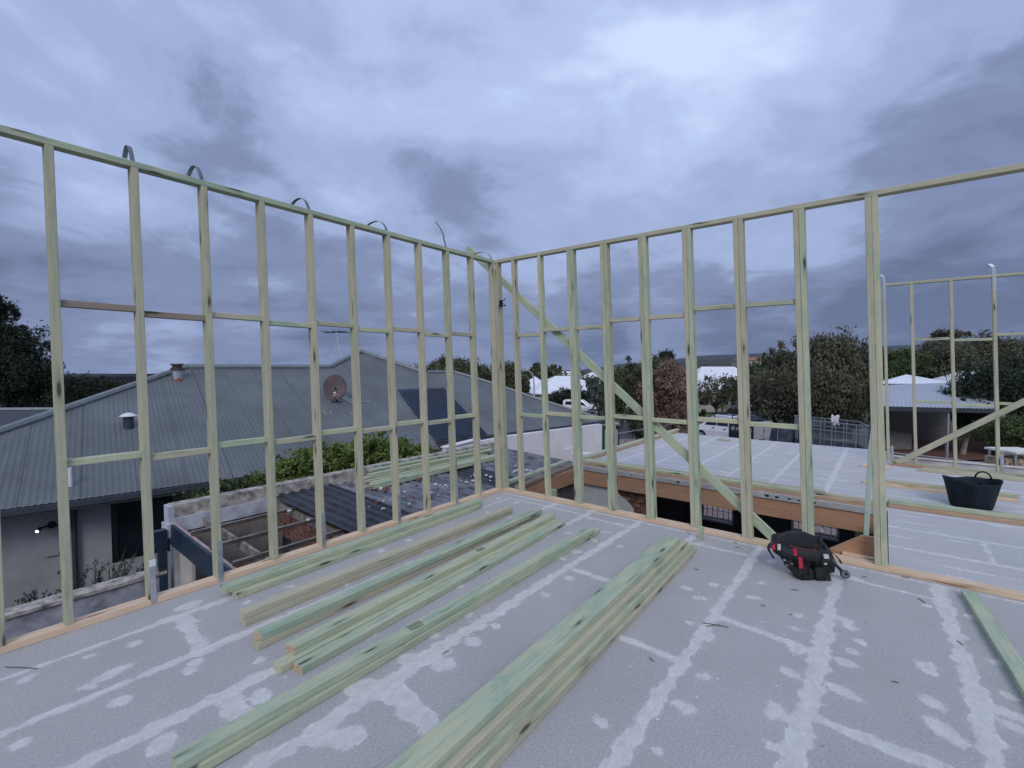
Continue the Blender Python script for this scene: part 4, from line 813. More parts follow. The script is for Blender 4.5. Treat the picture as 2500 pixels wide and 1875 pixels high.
plant('bush_belt', 'broad brown-green bush beyond the pale-roofed houses at the far right', 'bush', [E(2360, 885, 80, 90, 32), E(2470, 875, 80, 90, 34), E(2560, 870, 80, 80, 40)], 420, 70, .22, 'brown', .3, seed=52, hollow=.3, trunk=False)
plant('umbrella_tree', 'flat-topped tree standing above the others on the right skyline', 'tree', [E(2318, 817, 58, 36, 9), E(2300, 845, 58, 40, 14)], 90, 70, .14, 'brown', 0, seed=20)
plant('broadleaf_tree', 'green bushy tree directly above the small hipped carport roof', 'tree', [E(2190, 890, 46, 40, 32), E(2225, 880, 47, 35, 26), E(2170, 915, 44, 40, 26)], 260, 80, .14, 'green', .15, seed=21, hollow=.25)
plant('broadleaf_tree', 'dark tree at the right edge in front of a pale roof', 'tree', [E(2500, 900, 30, 45, 30), E(2520, 960, 30, 60, 50)], 260, 60, .08, 'olive', .4, seed=22)
plant('roadside_shrub', 'green shrubbery at the right edge, behind the leaning prop', 'shrub', [E(2480, 1060, 17, 60, 40), E(2440, 1050, 19, 40, 30)], 200, 80, .05, 'green', .1, seed=23, trunk=False)
def X5(px, py, x=-5.0): return onplane(px, py, (x, 0, 0), (1, 0, 0))
def ex(px, py, x, rx, ry, rz): return (X5(px, py, x), rx, ry, rz)
plant('garden_shrub', 'bright leafy green shrub growing between the stained parapet and the grey roof', 'shrub', [ex(800, 1125, -5.1, .5, .7, .32), ex(880, 1115, -5.1, .5, .7, .38), ex(960, 1110, -5.2, .5, .8, .34), ex(1020, 1115, -5.1, .4, .7, .26), ex(740, 1140, -5.0, .4, .6, .32), ex(935, 1085, -5.2, .2, .3, .28), ex(690, 1165, -4.9, .35, .5, .22)], 330, 44, .050, 'bright', -.15, seed=24, trunk=False, elong=1.7, base=np.array([-5.1, 1, -2.98]))
plant('garden_shrub', 'sparse low greenery in the gap beside the neighbour house wall', 'shrub', [ex(560, 1205, -5.0, .3, .8, .2), ex(620, 1185, -5.2, .3, .7, .18)], 60, 30, .045, 'green', -.1, seed=25, trunk=False, base=np.array([-5.1, -1.8, -2.98]))
# spiky plant by the boundary wall
sp = thing('spiky_shrub', 'dark spiky rosemary-like bush against the neighbour wall at the lower left', 'shrub', (-4.9, -3.9, -2.98)); rng = np.random.default_rng(5); stems = MB(); Cs = []; Ds = []
for i in range(62):
    b_ = np.array([-4.75+rng.uniform(-.25, .2), rng.uniform(-4.45, -3.0), -1.75]); tall = 1.0 if -3.95 < b_[1] < -3.2 else .6; d = nrm([rng.uniform(-.3, .3), rng.uniform(-.55, .75)*(1 if tall < 1 else .7), 1]); ln = rng.uniform(.3, .62)*tall+.15
    e_ = b_+d*ln+np.array([0, rng.uniform(-.1, .15), 0]); stems.tube([b_, (b_+e_)/2+rng.normal(size=3)*.02, e_], [.008, .006, .002], 4)
    for q in range(34): t = rng.random(); Cs.append(b_+(e_-b_)*t+rng.normal(size=3)*.014); Ds.append(nrm(d+rng.normal(size=3)*.8)*.05)
    for q in range(20): Cs.append(b_+rng.normal(size=3)*[.15, .2, .12]); Ds.append(nrm(rng.normal(size=3))*.06)
stems.build('stems', [BARK], sp); Cs = np.array(Cs); Ds = np.array(Ds); Ss = np.cross(Ds, rnd_unit(len(Ds), rng)); Ss /= np.linalg.norm(Ss, axis=1)[:, None]
leaf_mesh('leaves', Cs, Ds, Ss, np.full(len(Cs), .009), rng.random(len(Cs)), LF['deep'], sp)
# yucca
yc, yd = gpx(1763, 1012); yr = thing('yucca', 'spiky pale-green yucca on the verge in front of the grey fence', 'shrub', yc); C_ = []; D_ = []
for i in range(70): d = nrm([rng.normal(), rng.normal(), rng.uniform(.1, 1.6)]); C_.append(yc+np.array([0, 0, .75])+d*.45); D_.append(d*.9)
C_ = np.array(C_); D_ = np.array(D_); Ss = np.cross(D_, rnd_unit(len(D_), rng)); Ss /= np.linalg.norm(Ss, axis=1)[:, None]
leaf_mesh('leaves', C_, D_, Ss, np.full(len(C_), .04), rng.random(len(C_)), leafmat('yucca_green', (.14, .17, .06), (.30, .32, .16)), yr); MB().tube([yc, yc+np.array([0, 0, .8])], .08, 7).build('trunk', [BARK], yr)
for i, (px, py, r1, r2, k_, lb) in enumerate(((1700, 1008, 26, 9, 'green', 'low scrubby shrubs left of the yucca on the verge'), (1800, 1005, 28, 12, 'dark', 'dark low shrub right of the yucca on the verge'), (2030, 1015, 60, 8, 'dark', 'low dark undergrowth behind the trailer'), (1940, 1022, 30, 6, 'green', 'small grassy shrub beside the wheelie bins'))):
    c_, d_ = gpx(px, py+r2); plant('verge_shrub', lb, 'shrub', [(c_+np.array([0, 0, r2*d_/FPX*.7]), r1*d_/FPX, r1*d_/FPX*.6, r2*d_/FPX)], 60, 50, .1, k_, 0, seed=40+i, trunk=False)
# woodland far off: one mass nobody could count
rng = np.random.default_rng(77); nC = 7500
t_ = rng.random(nC); dd = 95+(900-95)*t_**1.6; aa = rng.uniform(rad(-92), rad(10), nC)
hh = np.where(rng.random(nC) < .06, rng.uniform(5.5, 7, nC), rng.uniform(2.5, 5, nC)); 
right = np.clip((aa-rad(-32))/rad(20), 0, 1); hh += right*3.0*(dd > 130); hh *= rng.uniform(.55, 1.35, nC)
base_ = np.stack([CAM[0]+dd*np.sin(aa), CAM[1]+dd*np.cos(aa), np.array([gz(q)+fall(q, q*sin(a-YAW)) for q, a in zip(dd, aa)])], 1)
nl = 44; c = np.repeat(base_, nl, 0); H_ = np.repeat(hh, nl); D2 = np.repeat(dd, nl); n = len(c); o_ = rnd_unit(n, rng)
c = c+o_*np.stack([H_*.55, H_*.55, H_*.42], 1)*(.6+.4*rng.random(n))[:, None]; c[:, 2] += H_*.5
d = rnd_unit(n, rng); s_ = np.cross(d, rnd_unit(n, rng)); s_ /= np.linalg.norm(s_, axis=1)[:, None]; sz = (.40+D2/620)*rng.uniform(.6, 1.4, n)
tt = np.repeat(np.clip(rng.normal(.4, .25, nC), 0, 1), nl)
tag(leaf_mesh('woodland', c, d*sz[:, None], s_, sz*.5, tt, LF['olive']), 'far band of treetops between the houses and the hills', kind='stuff')

# ------------------------------------------------------------------ neighbour house
HD = rad(10.5); hh_ = np.array([sin(HD), cos(HD), 0]); nn_ = np.array([hh_[1], -hh_[0], 0]); G0 = np.array([-6.09, -1.2, -.5]); PT_ = rad(22)
up_ = -nn_*cos(PT_)+np.array([0, 0, sin(PT_)]); NR = nrm(np.cross(hh_, up_)); NR = NR if NR[2] > 0 else -NR
def UV(u, v, lift=0): return G0+hh_*u+up_*v+NR*lift
def W(u, off, z): return G0+hh_*u-nn_*off+np.array([0, 0, z-G0[2]])
def corrugated(top, bot, u0, u1, pitch, amp, lift=0, n=6):
    mb = MB(); vs = []; k = 0; us = np.arange(u0, u1+pitch/n, pitch/n); us[-1] = u1
    for u in us:
        h = amp*(.5+.5*cos(2*PI*u/pitch)); h = amp*((.5+.5*cos(2*PI*u/pitch))**1.6)
        vs += [UV(u, np.interp(u, *zip(*bot)), lift+h), UV(u, np.interp(u, *zip(*top)), lift+h)]
    mb.add(vs, [(2*i, 2*i+2, 2*i+3, 2*i+1) for i in range(len(us)-1)]); return mb
GR1 = mat('grey_green_roofing', (.125, .138, .140), .6, .0, var=.12, vs=.8, bump=.05, bs=8); GR2 = mat('ridge_capping', (.19, .215, .222), .5, .15, var=.08)
NAVY = mat('navy_roofing', (.030, .040, .072), .4, .2, var=.12, vs=2); GUT = mat('dark_gutter', (.055, .065, .078), .4, .2, var=.1)
LILAC = mat('grey_render_wall', (.33, .325, .335), .9, var=.1, vs=1.5, bump=.15, bs=80); WHW = mat('white_render_wall', (.72, .70, .70), .85, var=.06, vs=1.2, bump=.15, bs=30)
nh = thing('neighbour_house', 'long house with a grey corrugated hip roof and navy lower sheet, behind the left wall', 'house', (-10, 2, -2.98))
TOP = [(-6.1, .0), (-.11, 5.91), (4.01, 5.94), (5.784, 7.586), (7.25, 5.538), (7.58, 5.42), (8.811, 5.382), (9.858, 4.204), (10.805, 2.739), (12.317, .886), (12.7, .48)]
BOT = [(-6.1, 0), (4.955, 0), (4.999, .468), (12.7, .468)]
rf = corrugated(TOP, BOT, -6.1, 12.7, .0762*1.15, .012).build('roof', [GR1], nh)
vs = []; 
for u, v in TOP: P_ = UV(u, v); vs += [P_, P_-nn_*(2*max(v, .5)*cos(PT_)-v*cos(PT_)+v*cos(PT_)*0)+np.array([0, 0, -.5-P_[2]])]
mb = MB(); mb.add(vs, [(2*i, 2*i+2, 2*i+3, 2*i+1) for i in range(len(TOP)-1)]); mb.build('rear_roof', [GR1], rf)
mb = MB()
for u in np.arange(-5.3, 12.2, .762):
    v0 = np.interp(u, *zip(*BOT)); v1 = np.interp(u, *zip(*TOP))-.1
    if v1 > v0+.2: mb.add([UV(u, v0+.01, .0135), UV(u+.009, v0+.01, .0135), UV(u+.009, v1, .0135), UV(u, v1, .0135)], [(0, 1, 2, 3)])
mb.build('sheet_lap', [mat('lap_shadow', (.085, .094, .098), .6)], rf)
def cap(pts, r=.085, nm='ridge_cap'):
    mb = MB(); mb.tube([UV(u, v, .03) for u, v in pts], r, 8); mb.build(nm, [GR2], rf)
cap([(-6.1, .0), (-.11, 5.91)]); cap([(-.11, 5.93), (4.01, 5.93)]); cap([(4.01, 5.94), (5.784, 7.586)]); cap([(5.784, 7.586), (7.25, 5.538)]); cap([(7.58, 5.42), (8.811, 5.382)], .06); cap([(8.811, 5.382), (9.858, 4.204), (10.805, 2.739), (12.317, .886), (12.7, .48)], .06)
nv = corrugated([(5.55, 3.87), (7.39, 3.87)], [(5.55, 3.86), (6.42, .5), (6.7, .48), (6.95, .48), (7.09, 1.975), (7.39, 3.86)], 5.55, 7.39, .0762*1.15, .017, .035)
mb = MB(); us = np.linspace(0, 1, 120); vs = []
for i, t in enumerate(us):                                  # leaning parallelogram: ribs run down its length
    h = .006+.034*(1 if i % 6 in (2, 3) else 0); a = np.array([5.546, 3.875])*(1-t)+np.array([7.391, 3.869])*t; b_ = np.array([5.02, .40])*(1-t)+np.array([6.86, .40])*t
    a2 = (5.546+(7.391-5.546)*t, 3.87); b2 = (5.03+(6.86-5.03)*t, .42)
    vs += [UV(*b2, .03+h), UV(*a2, .03+h)]
mb.add(vs, [(2*i, 2*i+2, 2*i+3, 2*i+1) for i in range(119)]); mb.build('roof_patch', [NAVY], rf)['label'] = 'navy blue ribbed roof sheet'
def gut(u0, u1, v, nm='gutter'):
    a, b_ = UV(u0, v), UV(u1, v); mb = MB(); d = b_-a; f = nn_*.11
    mb.prism([a+nn_*.0+np.array([0, 0, -.01]), a+f+np.array([0, 0, .0]), a+f*1.05+np.array([0, 0, -.09]), a+np.array([0, 0, -.13])], d); mb.build(nm, [GUT], rf)
gut(-6.1, 4.955, 0); gut(5.0, 12.7, .468)
mb = MB(); mb.prism([W(-6, .0, -.56), W(-6, .0, -.66), W(-6, .57, -.66), W(-6, .57, -.56)], hh_*10.9); mb.build('eave', [mat('eave_lining', (.20, .20, .21), .8)], nh)
def wallq(u0, u1, off, z0, z1, m, nm, th=.12, par=None): return MB().prism([W(u0, off, z0), W(u0, off+th, z0), W(u0, off+th, z1), W(u0, off, z1)], hh_*(u1-u0)).build(nm, [m], par or nh)
for a, b_, z0, z1 in ((-5.9, -1.86, -2.98, -.57), (-.55, 4.85, -2.98, -.57), (-1.86, -.55, -2.98, -1.90), (-1.86, -.55, -.78, -.57)): wallq(a, b_, .55, z0, z1, LILAC, 'wall')
wn = wallq(-1.86, -.55, .64, -1.90, -.78, mat('window_frame_dark', (.012, .014, .018), .4), 'window', .02)
wallq(-1.76, -1.02, .60, -1.83, -.86, mat('window_glass', (.008, .012, .018), .15, spec=.6, var=.05), 'pane', .03, wn)
wallq(-.93, -.55, .58, -1.90, -.80, mat('roller_blind', (.15, .15, .15), .8), 'blind', .05, wn); wallq(-1.86, -1.77, .575, -1.9, -.78, MT['window_frame_dark'], 'frame', .05, wn); wallq(-1.02, -.94, .575, -1.9, -.78, MT['window_frame_dark'], 'frame', .05, wn)
MB().tube([W(-2.36, .48, -.6), W(-2.36, .5, -2.95)], .04, 8).build('downpipe', [GUT], nh)
mb = MB(); mb.box(0, 0, 0, 0, 0, 0); mb = MB(); mb.obox(W(-2.65, .53, -1.50), hh_*.085, nn_*.02, np.array([0, 0, .028])); mb.build('wall_vent', [LILAC], nh)
fl = thing('floodlight', 'black twin floodlight fixed to the grey neighbour wall under the eaves', 'lamp', W(-2.63, .5, -1.0))
MB().tube([W(-2.64, .54, -.975), W(-2.64, .46, -.975)], [.05, .06], 12).build('base', [BLACKPL], fl)
for s_ in (-1, 1):
    MB().tube([W(-2.64, .47, -.985), W(-2.64+s_*.09, .42, -.975), W(-2.64+s_*.14, .40, -.99)], .016, 7).build('arm', [BLACKPL], fl)
    MB().tube([W(-2.64+s_*.13, .42, -.985), W(-2.64+s_*.17, .33, -1.01)], [.022, .034], 12).build('head', [BLACKPL], fl)
    MB().tube([W(-2.64+s_*.167, .337, -1.010), W(-2.64+s_*.171, .328, -1.013)], .026, 12).build('lens', [mat('led_lens', (.8, .8, .8), .3, emit=((.95, .97, 1), 1.6))], fl)
# white boundary wall under the right-hand gutter
for u0, u1 in ((7.0, 11.95),): wallq(u0, u1, .56*0+.02, -3.1, -.36, WHW, 'wall', .2)
wallq(4.9, 7.0, .22, -3.1, -.40, mat('brown_fascia_wall', (.10, .06, .05), .9), 'wall', .1)
wallq(9.9, 10.6, -.03, -1.6, -1.05, WHW, 'meter_box', .05)
pw = thing('parapet_pier', 'short white rendered parapet with a sloping cap behind the corner post', 'wall', (-4.2, 4.9, -2.98))
A_ = onplane(1085, 1070, (-4.3, 0, 0), (1, 0, 0)); B_ = onplane(1240, 1066, (-4.3, 0, 0), (1, 0, 0))
MB().prism([(-4.3, 3.0, -.27), (-4.3, 5.35, -.24), (-4.3, 5.35, -1.2), (-4.3, 3.0, -1.2)], (-.12, 0, 0)).build('wall', [WHW], pw)
MB().prism([(-4.26, 2.98, -.262), (-4.26, 4.25, -.20), (-4.26, 4.25, -.17), (-4.26, 2.98, -.23)], (-.2, 0, 0)).build('capping', [WHW], pw)
tag(MB().tube([onplane(1400, 1108, (0, 6.2, 0), (0, 1, 0)), onplane(1478, 1114, (0, 6.2, 0), (0, 1, 0))], .075, 12).build('plastic_pipe', [WHW]), 'white pipe lying beyond the brick wall, left of the far deck', 'pipe')
# roof fittings
def rp(px, py): return onplane(px, py, G0, NR)
up3 = np.array([0, 0, 1.])
b_ = rp(433, 925); fu = thing('flue', 'round metal flue with dark cowl and red collar, high on the grey roof', 'flue', b_)
MB().tube([b_-up3*.1, b_+up3*.27], .12, 16).build('pipe', [GALV], fu); MB().tube([b_+up3*.22, b_+up3*.30, b_+up3*.31, b_+up3*.36, b_+up3*.37, b_+up3*.41], [.15, .15, .11, .11, .15, .15], 16).build('cowl', [mat('rusty_cowl', (.10, .08, .075), .7, .4)], fu)
MB().tube([b_-up3*.07, b_+up3*.03], [.22, .13], 4).build('collar', [mat('red_collar', (.22, .045, .045), .7)], fu)
b_ = rp(314, 1044); ve = thing('roof_vent', 'small grey pipe vent with a pale conical cap on the roof slope', 'vent', b_)
MB().tube([b_-up3*.05, b_+up3*.24], .095, 14).build('pipe', [GUT], ve); MB().lathe(b_, [(0, .33), (.08, .31), (.16, .255), (.155, .245), (0, .25)], 18).build('cap', [WHW], ve)
b_ = rp(172, 1188); tag(MB().tube([b_, b_+up3*.33], .028, 8).build('vent_pipe', [WHW]), 'thin white vent pipe standing low on the grey roof beside the second stud', 'pipe')
b_ = rp(822, 982); sd = thing('satellite_dish', 'round reddish satellite dish on a bracket on the grey roof', 'satellite dish', b_)
dc = b_+up3*.44-nn_*.0+hh_*-.05; MB().tube([b_, b_+up3*.34, dc], .022, 8).build('mast', [BLACKPL], sd); MB().tube([b_-hh_*.2-nn_*0, b_+hh_*.12], .02, 6).build('foot', [BLACKPL], sd)
dn = nrm(nn_*.9-hh_*.35+up3*.42); e1 = nrm(np.cross(dn, up3)); e2 = np.cross(e1, dn); mb = MB(); vs = [dc-dn*.05]; R_ = (.12, .22, .31, .365)
for ri, r in enumerate(R_):
    for k in range(28): a = 2*PI*k/28; vs.append(dc+e1*r*cos(a)*.90+e2*r*1.1*sin(a)+dn*(.45*r*r-.05))
fs = [(0, 1+k, 1+(k+1) % 28) for k in range(28)]+[(1+ri*28+k, 1+ri*28+(k+1) % 28, 1+(ri+1)*28+(k+1) % 28, 1+(ri+1)*28+k) for ri in range(3) for k in range(28)]
mb.add(vs, fs); o = mb.build('reflector', [mat('faded_red_dish', (.115, .060, .058), .6, var=.35, vs=2.5, col2=(.045, .042, .05))], sd, smooth=True); md = o.modifiers.new('s', 'SOLIDIFY'); md.thickness = .012
MB().tube([dc-e2*.36, dc-e2*.40+dn*.38-e1*0], .013, 6).build('arm', [BLACKPL], sd); MB().tube([dc-e2*.40+dn*.36, dc-e2*.33+dn*.45], .035, 8).build('receiver', [WHT], sd)
mb = MB(); mb.tube([dc-e2*.2, rp(875, 985)+up3*.05, rp(905, 980)], .012, 6); mb.tube([dc-e2*.2, rp(885, 995)], .012, 6); mb.build('stay', [GALV], sd)
b_ = rp(833, 874); an = thing('tv_antenna', 'television aerial with long crossed elements on a thin mast above the roof', 'antenna', b_); dA = float((b_-CAM)@FW)
tp = at(821, 811, dA); MB().tube([b_, at(826, 845, dA), tp], .022, 6).build('mast', [GALV], an); MB().tube([rp(812, 881), at(803, 862, dA), at(811, 842, dA), at(810, 812, dA)], .016, 5).build('cable', [GALV], an)
mb = MB(); bx = nrm(rgt*1+fwd*.1); mb.tube([tp-bx*.45, tp+bx*.45], .016, 6)
for q in np.linspace(-.40, .38, 13): mb.tube([tp+bx*q-fwd*.24-rgt*.05, tp+bx*q+fwd*.24+rgt*.05], .007, 4)
for q in (-.1, .1): mb.tube([tp+bx*q-rgt*.28-up3*.03, tp+bx*q+rgt*.28+up3*.05], .009, 4); mb.tube([tp+bx*q, tp+bx*q+up3*.09], .012, 5)
mb.build('elements', [BLACKPL], an)
mb = MB()
for q in range(16):
    u, v = RNG.uniform(2.6, 6.3), RNG.uniform(2.4, 4.3); mb.add([UV(u, v, .019), UV(u+.015, v, .019), UV(u+.013, v-RNG.uniform(.05, .25), .019), UV(u-.002, v-.1, .019)], [(0, 1, 2, 3)])
mb.build('bird_droppings', [WHT], rf)
# second dark roof at far left
r2 = thing('neighbour_house', 'dark ribbed roof of another house at the left edge, under the big dark tree', 'house', (-14, -6, -3.1))
a = at(-120, 1003, 15.5); b_ = at(185, 1001, 16.5); c_ = at(-120, 1085, 11.6); d_ = at(100, 1048, 13.6)
mb = MB(); n = 70; vs = []
for i in range(n+1):
    t = i/n; h = up3*.02*(i % 2); vs += [c_+(d_-c_)*t+h, a+(b_-a)*t+h]
mb.add(vs, [(2*i, 2*i+2, 2*i+3, 2*i+1) for i in range(n)]); mb.build('roof', [mat('charcoal_roofing', (.060, .068, .075), .5, .2)], r2)
bk1 = b_+nrm([FW[0], FW[1], 0])*4; bk0 = a+nrm([FW[0], FW[1], 0])*4; bk1[2] = bk0[2] = -.9
MB().add([a, b_, bk1, bk0], [(0, 1, 2, 3)]).build('rear_roof', [MT['charcoal_roofing']], r2); MB().tube([a+up3*.03, b_+up3*.03], .07, 8).build('ridge_cap', [GR2], r2)
mb = MB(); e0 = np.array([c_[0]-.6, c_[1], -3.1]); mb.prism([np.array([a[0], a[1], -3]), np.array([b_[0], b_[1], -3]), np.array([bk1[0], bk1[1], -3]), np.array([bk0[0], bk0[1], -3])], (0, 0, 2.1)); mb.build('wall', [LILAC], r2)

# ------------------------------------------------------------------ generic hip-roof house
WROOF = mat('white_roofing', (.80, .80, .82), .5, .1, var=.05, vs=.5); CREAM = mat('cream_wall', (.46, .43, .38), .9, var=.1, vs=1); DGL = mat('dark_glass', (.02, .025, .03), .2, spec=.6); SOLAR = mat('solar_panel', (.03, .04, .07), .25, spec=.7)
def house(label, c, ang, L_, D_, hw, rise, roofm=WROOF, wallm=CREAM, over=.5, inset=None, wins=4, extra=None):
    root = thing('house', label, 'house', c); c = np.array(c, float); ex_ = np.array([cos(ang), sin(ang), 0]); ey = np.array([-sin(ang), cos(ang), 0])
    Q = lambda x, y, z: c+ex_*x+ey*y+up3*z
    l, d = L_/2, D_/2; ins = d if inset is None else inset
    mb = MB(); mb.obox(Q(0, 0, hw/2), ex_*l, ey*d, up3*hw/2); mb.build('wall', [wallm], root)
    lo_, do = l+over, d+over; vs = [Q(-lo_, -do, hw), Q(lo_, -do, hw), Q(lo_, do, hw), Q(-lo_, do, hw), Q(-lo_+ins, 0, hw+rise), Q(lo_-ins, 0, hw+rise)]
    vs += [v-up3*.18 for v in vs[:4]]
    mb = MB(); mb.add(vs, [(0, 1, 5, 4), (1, 2, 5), (2, 3, 4, 5), (3, 0, 4), (0, 6, 7, 1), (1, 7, 8, 2), (2, 8, 9, 3), (3, 9, 6, 0), (9, 8, 7, 6)]); rf_ = mb.build('roof', [roofm], root)
    for i in range(wins):
        x = -l+L_*(i+.5)/wins; o = MB().obox(Q(x, -d-.03, hw*.52), ex_*.75, ey*.04, up3*.6).build('window', [WHW], root); MB().obox(Q(x, -d-.06, hw*.52), ex_*.67, ey*.04, up3*.52).build('pane', [DGL], o)
    return root, Q, rf_
# angles: the house front (-y side) faces the viewer when ang == -YAW reversed
FA = -YAW
c_ = at(1378, 960, 80); h1, Q1, rf1 = house('white-roofed house with a small finial gable above the dark hedge', (c_[0], c_[1], gz(80)), FA+.15, 12, 10, 2.6, 2.6, over=.6)
mb = MB(); g = [Q1(-1.2, -5.9, 2.5), Q1(2.4, -5.9, 2.5), Q1(.6, -5.9, 4.0)]; mb.prism(g, Q1(0, 1, 0)-Q1(0, 0, 0)); mb.build('gable', [CREAM], h1)
mb = MB(); mb.tube([Q1(-1.6, -6, 2.3), Q1(.6, -6, 4.15)], .13, 5); mb.tube([Q1(2.8, -6, 2.3), Q1(.6, -6, 4.15)], .13, 5); mb.tube([Q1(.6, -6, 4.1), Q1(.6, -6, 4.9)], .05, 5); mb.build('finial', [mat('gable_trim', (.22, .22, .19), .8)], h1)
c_ = at(1306, 962, 84); h2, Q2, _ = house('white-roofed house with an arched porch, left of the hedge', (c_[0], c_[1], gz(84)), FA-.1, 7, 8, 2.5, 2.6, over=.4, wins=0)
mb = MB(); mb.prism([Q2(-3.2, -5.2, 0), Q2(1.2, -5.2, 0), Q2(1.2, -5.2, 2.2), Q2(-1, -5.2, 3.6), Q2(-3.2, -5.2, 2.2)], Q2(0, 1, 0)-Q2(0, 0, 0)); mb.build('porch', [CREAM], h2)
mb = MB(); mb.prism([Q2(-2.3+(-1)*0+1.3*(1-cos(a))-.0, -5.25, 1.0+1.0*sin(a)) for a in np.linspace(0, PI, 12)], Q2(0, .04, 0)-Q2(0, 0, 0)); mb.build('arch', [DGL], h2)
c_ = at(1320, 935, 125); h3, Q3, _ = house('flat low pale house farther back with a dark solar array, left of the diagonal brace', (c_[0], c_[1], gz(125)+1.0), FA, 15, 9, 3.2, .9, wallm=WHW, over=1.0, wins=5); MB().obox(Q3(-4, -3, 3.65), nrm(Q3(1, 0, 0)-Q3(0, 0, 0))*2.6, nrm(Q3(0, 1, .0)-Q3(0, 0, 0))*1.5, up3*.05).build('solar_array', [SOLAR], h3)
c_ = at(1752, 945, 72); h4, Q4, _ = house('big white hip-roofed house behind the thin half-bare tree', (c_[0], c_[1], gz(72)), FA, 11, 10, 3.0, 3.5, over=.5, inset=3.5)
c_ = at(1462, 950, 76); house('white house glimpsed through the weeping street tree', (c_[0], c_[1], gz(76)), FA+.1, 8, 7, 2.6, 1.9, wallm=WHW)
for (px, py, dp, L_, lb) in ((1470, 925, 150, 12, 'tiny pale-roofed house far off among the trees, right of the brace'), (1390, 918, 210, 10, 'tiny white house in the far woodland above the finial gable'), (1830, 882, 260, 16, 'tiny reddish-roofed house far off above the white hipped roof'), (2340, 850, 900, 60, 'long white building far away on the hillside'), (1975, 868, 1100, 30, 'white speck of a house on the distant hill'), (2255, 905, 75, 8, 'white-roofed house half hidden behind the brown trees, right of the thick stud')):
    c_ = at(px, py, dp); hw = 3.0; house(lb, (c_[0], c_[1], c_[2]-2.5), FA, L_, L_*.5, hw, 1.6, wins=3, roofm=mat('terracotta_roofing', (.35, .14, .10), .8) if 'reddish' in lb else WROOF)
c_ = at(2380, 905, 44); house('pale-roofed house behind the dark leaning tree', (c_[0], c_[1], gz(44)), FA, 9, 8, 3.0, 2.2); c_ = at(2545, 885, 44); house('bright-roofed house at the right edge of the picture', (c_[0], c_[1], gz(44)+.6), FA+.3, 9, 8, 3.4, 2.4)
# carport house at the right
A0 = at(2160, 993, 24.5); A1 = at(2440, 999, 24.5); cp = thing('carport_house', 'house with a pale carport roof and dark interior, right of the thick double stud', 'house', (A0[0], A0[1], -3.2))
T0 = at(2142, 941, 30); T1 = at(2440, 930, 30); A0 = at(2136, 992, 24.5)
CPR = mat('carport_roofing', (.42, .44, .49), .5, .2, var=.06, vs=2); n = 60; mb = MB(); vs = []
for i in range(n+1): t = i/n; h = up3*.03*(i % 2); vs += [A0+(A1-A0)*t+h, T0+(T1-T0)*t+h]
mb.add(vs, [(2*i, 2*i+2, 2*i+3, 2*i+1) for i in range(n)]); mb.build('carport_roof', [CPR], cp)
MB().prism([A0+up3*.0, A1+up3*.0, A1-up3*.22, A0-up3*.22], -fwd*-.05).build('gutter', [GUT], cp)
U0 = at(2146, 937, 30.2); U1 = at(2330, 937, 30.2); ap = at(2213, 914, 33); rr_ = ray(2170, 937); bkv = nrm([rr_[0], rr_[1], 0])*7
MB().add([U0, U1, U1+bkv, U0+bkv, ap], [(0, 1, 4), (1, 2, 4), (2, 3, 4), (3, 0, 4)]).build('upper_roof', [WROOF], cp); MB().prism([U0, U1, U1-up3*.35, U0-up3*.35], bkv*.05).build('fascia', [BLACKPL], cp)
def gd(px, dep): p = at(px, 900, dep); return np.array([p[0], p[1], gz(dep)])
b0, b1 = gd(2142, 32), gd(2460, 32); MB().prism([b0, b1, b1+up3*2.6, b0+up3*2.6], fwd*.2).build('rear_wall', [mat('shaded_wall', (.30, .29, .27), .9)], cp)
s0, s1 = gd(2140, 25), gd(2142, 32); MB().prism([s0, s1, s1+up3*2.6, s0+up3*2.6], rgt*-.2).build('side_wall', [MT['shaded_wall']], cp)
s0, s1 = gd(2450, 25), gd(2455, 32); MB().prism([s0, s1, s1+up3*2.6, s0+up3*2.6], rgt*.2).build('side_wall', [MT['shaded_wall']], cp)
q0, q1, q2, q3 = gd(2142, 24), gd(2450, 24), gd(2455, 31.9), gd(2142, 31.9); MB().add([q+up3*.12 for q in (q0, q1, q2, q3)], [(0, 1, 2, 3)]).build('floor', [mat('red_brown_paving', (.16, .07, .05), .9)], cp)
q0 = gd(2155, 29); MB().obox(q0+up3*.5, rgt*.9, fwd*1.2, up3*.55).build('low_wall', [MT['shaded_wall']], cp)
for px in (2318, 2445): q = gd(px, 24.7); MB().obox(q+up3*1.25, rgt*.05, fwd*.05, up3*1.25).build('post', [GALV], cp)
# white parapet behind the far stud wall
pp = thing('parapet_wall', 'low white rendered parapet just behind the far stud wall', 'wall', (5.5, 6.4, -3))
MB().box(4.30, 7.2, 6.35, 6.50, -3, .045).build('wall', [WHW], pp)
MB().box(4.30, 7.2, 6.33, 6.52, .046, .06).build('capping', [mat('cream_capping', (.62, .58, .50), .9)], pp)
tag(MB().tube([at(2165, 1104, 11.5), at(2300, 1118, 11), at(2500, 1145, 10.5)], .012, 6).build('cable', [GALV]), 'thin pale cable stretched beyond the far stud wall', 'cable')
sb = thing('site_table', 'white-topped bench with brown bundles under it at the right edge, beyond the far stud wall', 'table', at(2480, 1180, 9))
tt0 = at(2482, 1100, 9.0); MB().obox(tt0, rgt*.32, fwd*.30, up3*.018).build('table_top', [mat('white_board', (.78, .75, .68), .7)], sb)
for sx in (-1, 1):
    for sy in (-1, 1): p = tt0+rgt*.27*sx+fwd*.24*sy; MB().tube([p, [p[0], p[1], -1.3]], .02, 6).build('leg', [GALV], sb)
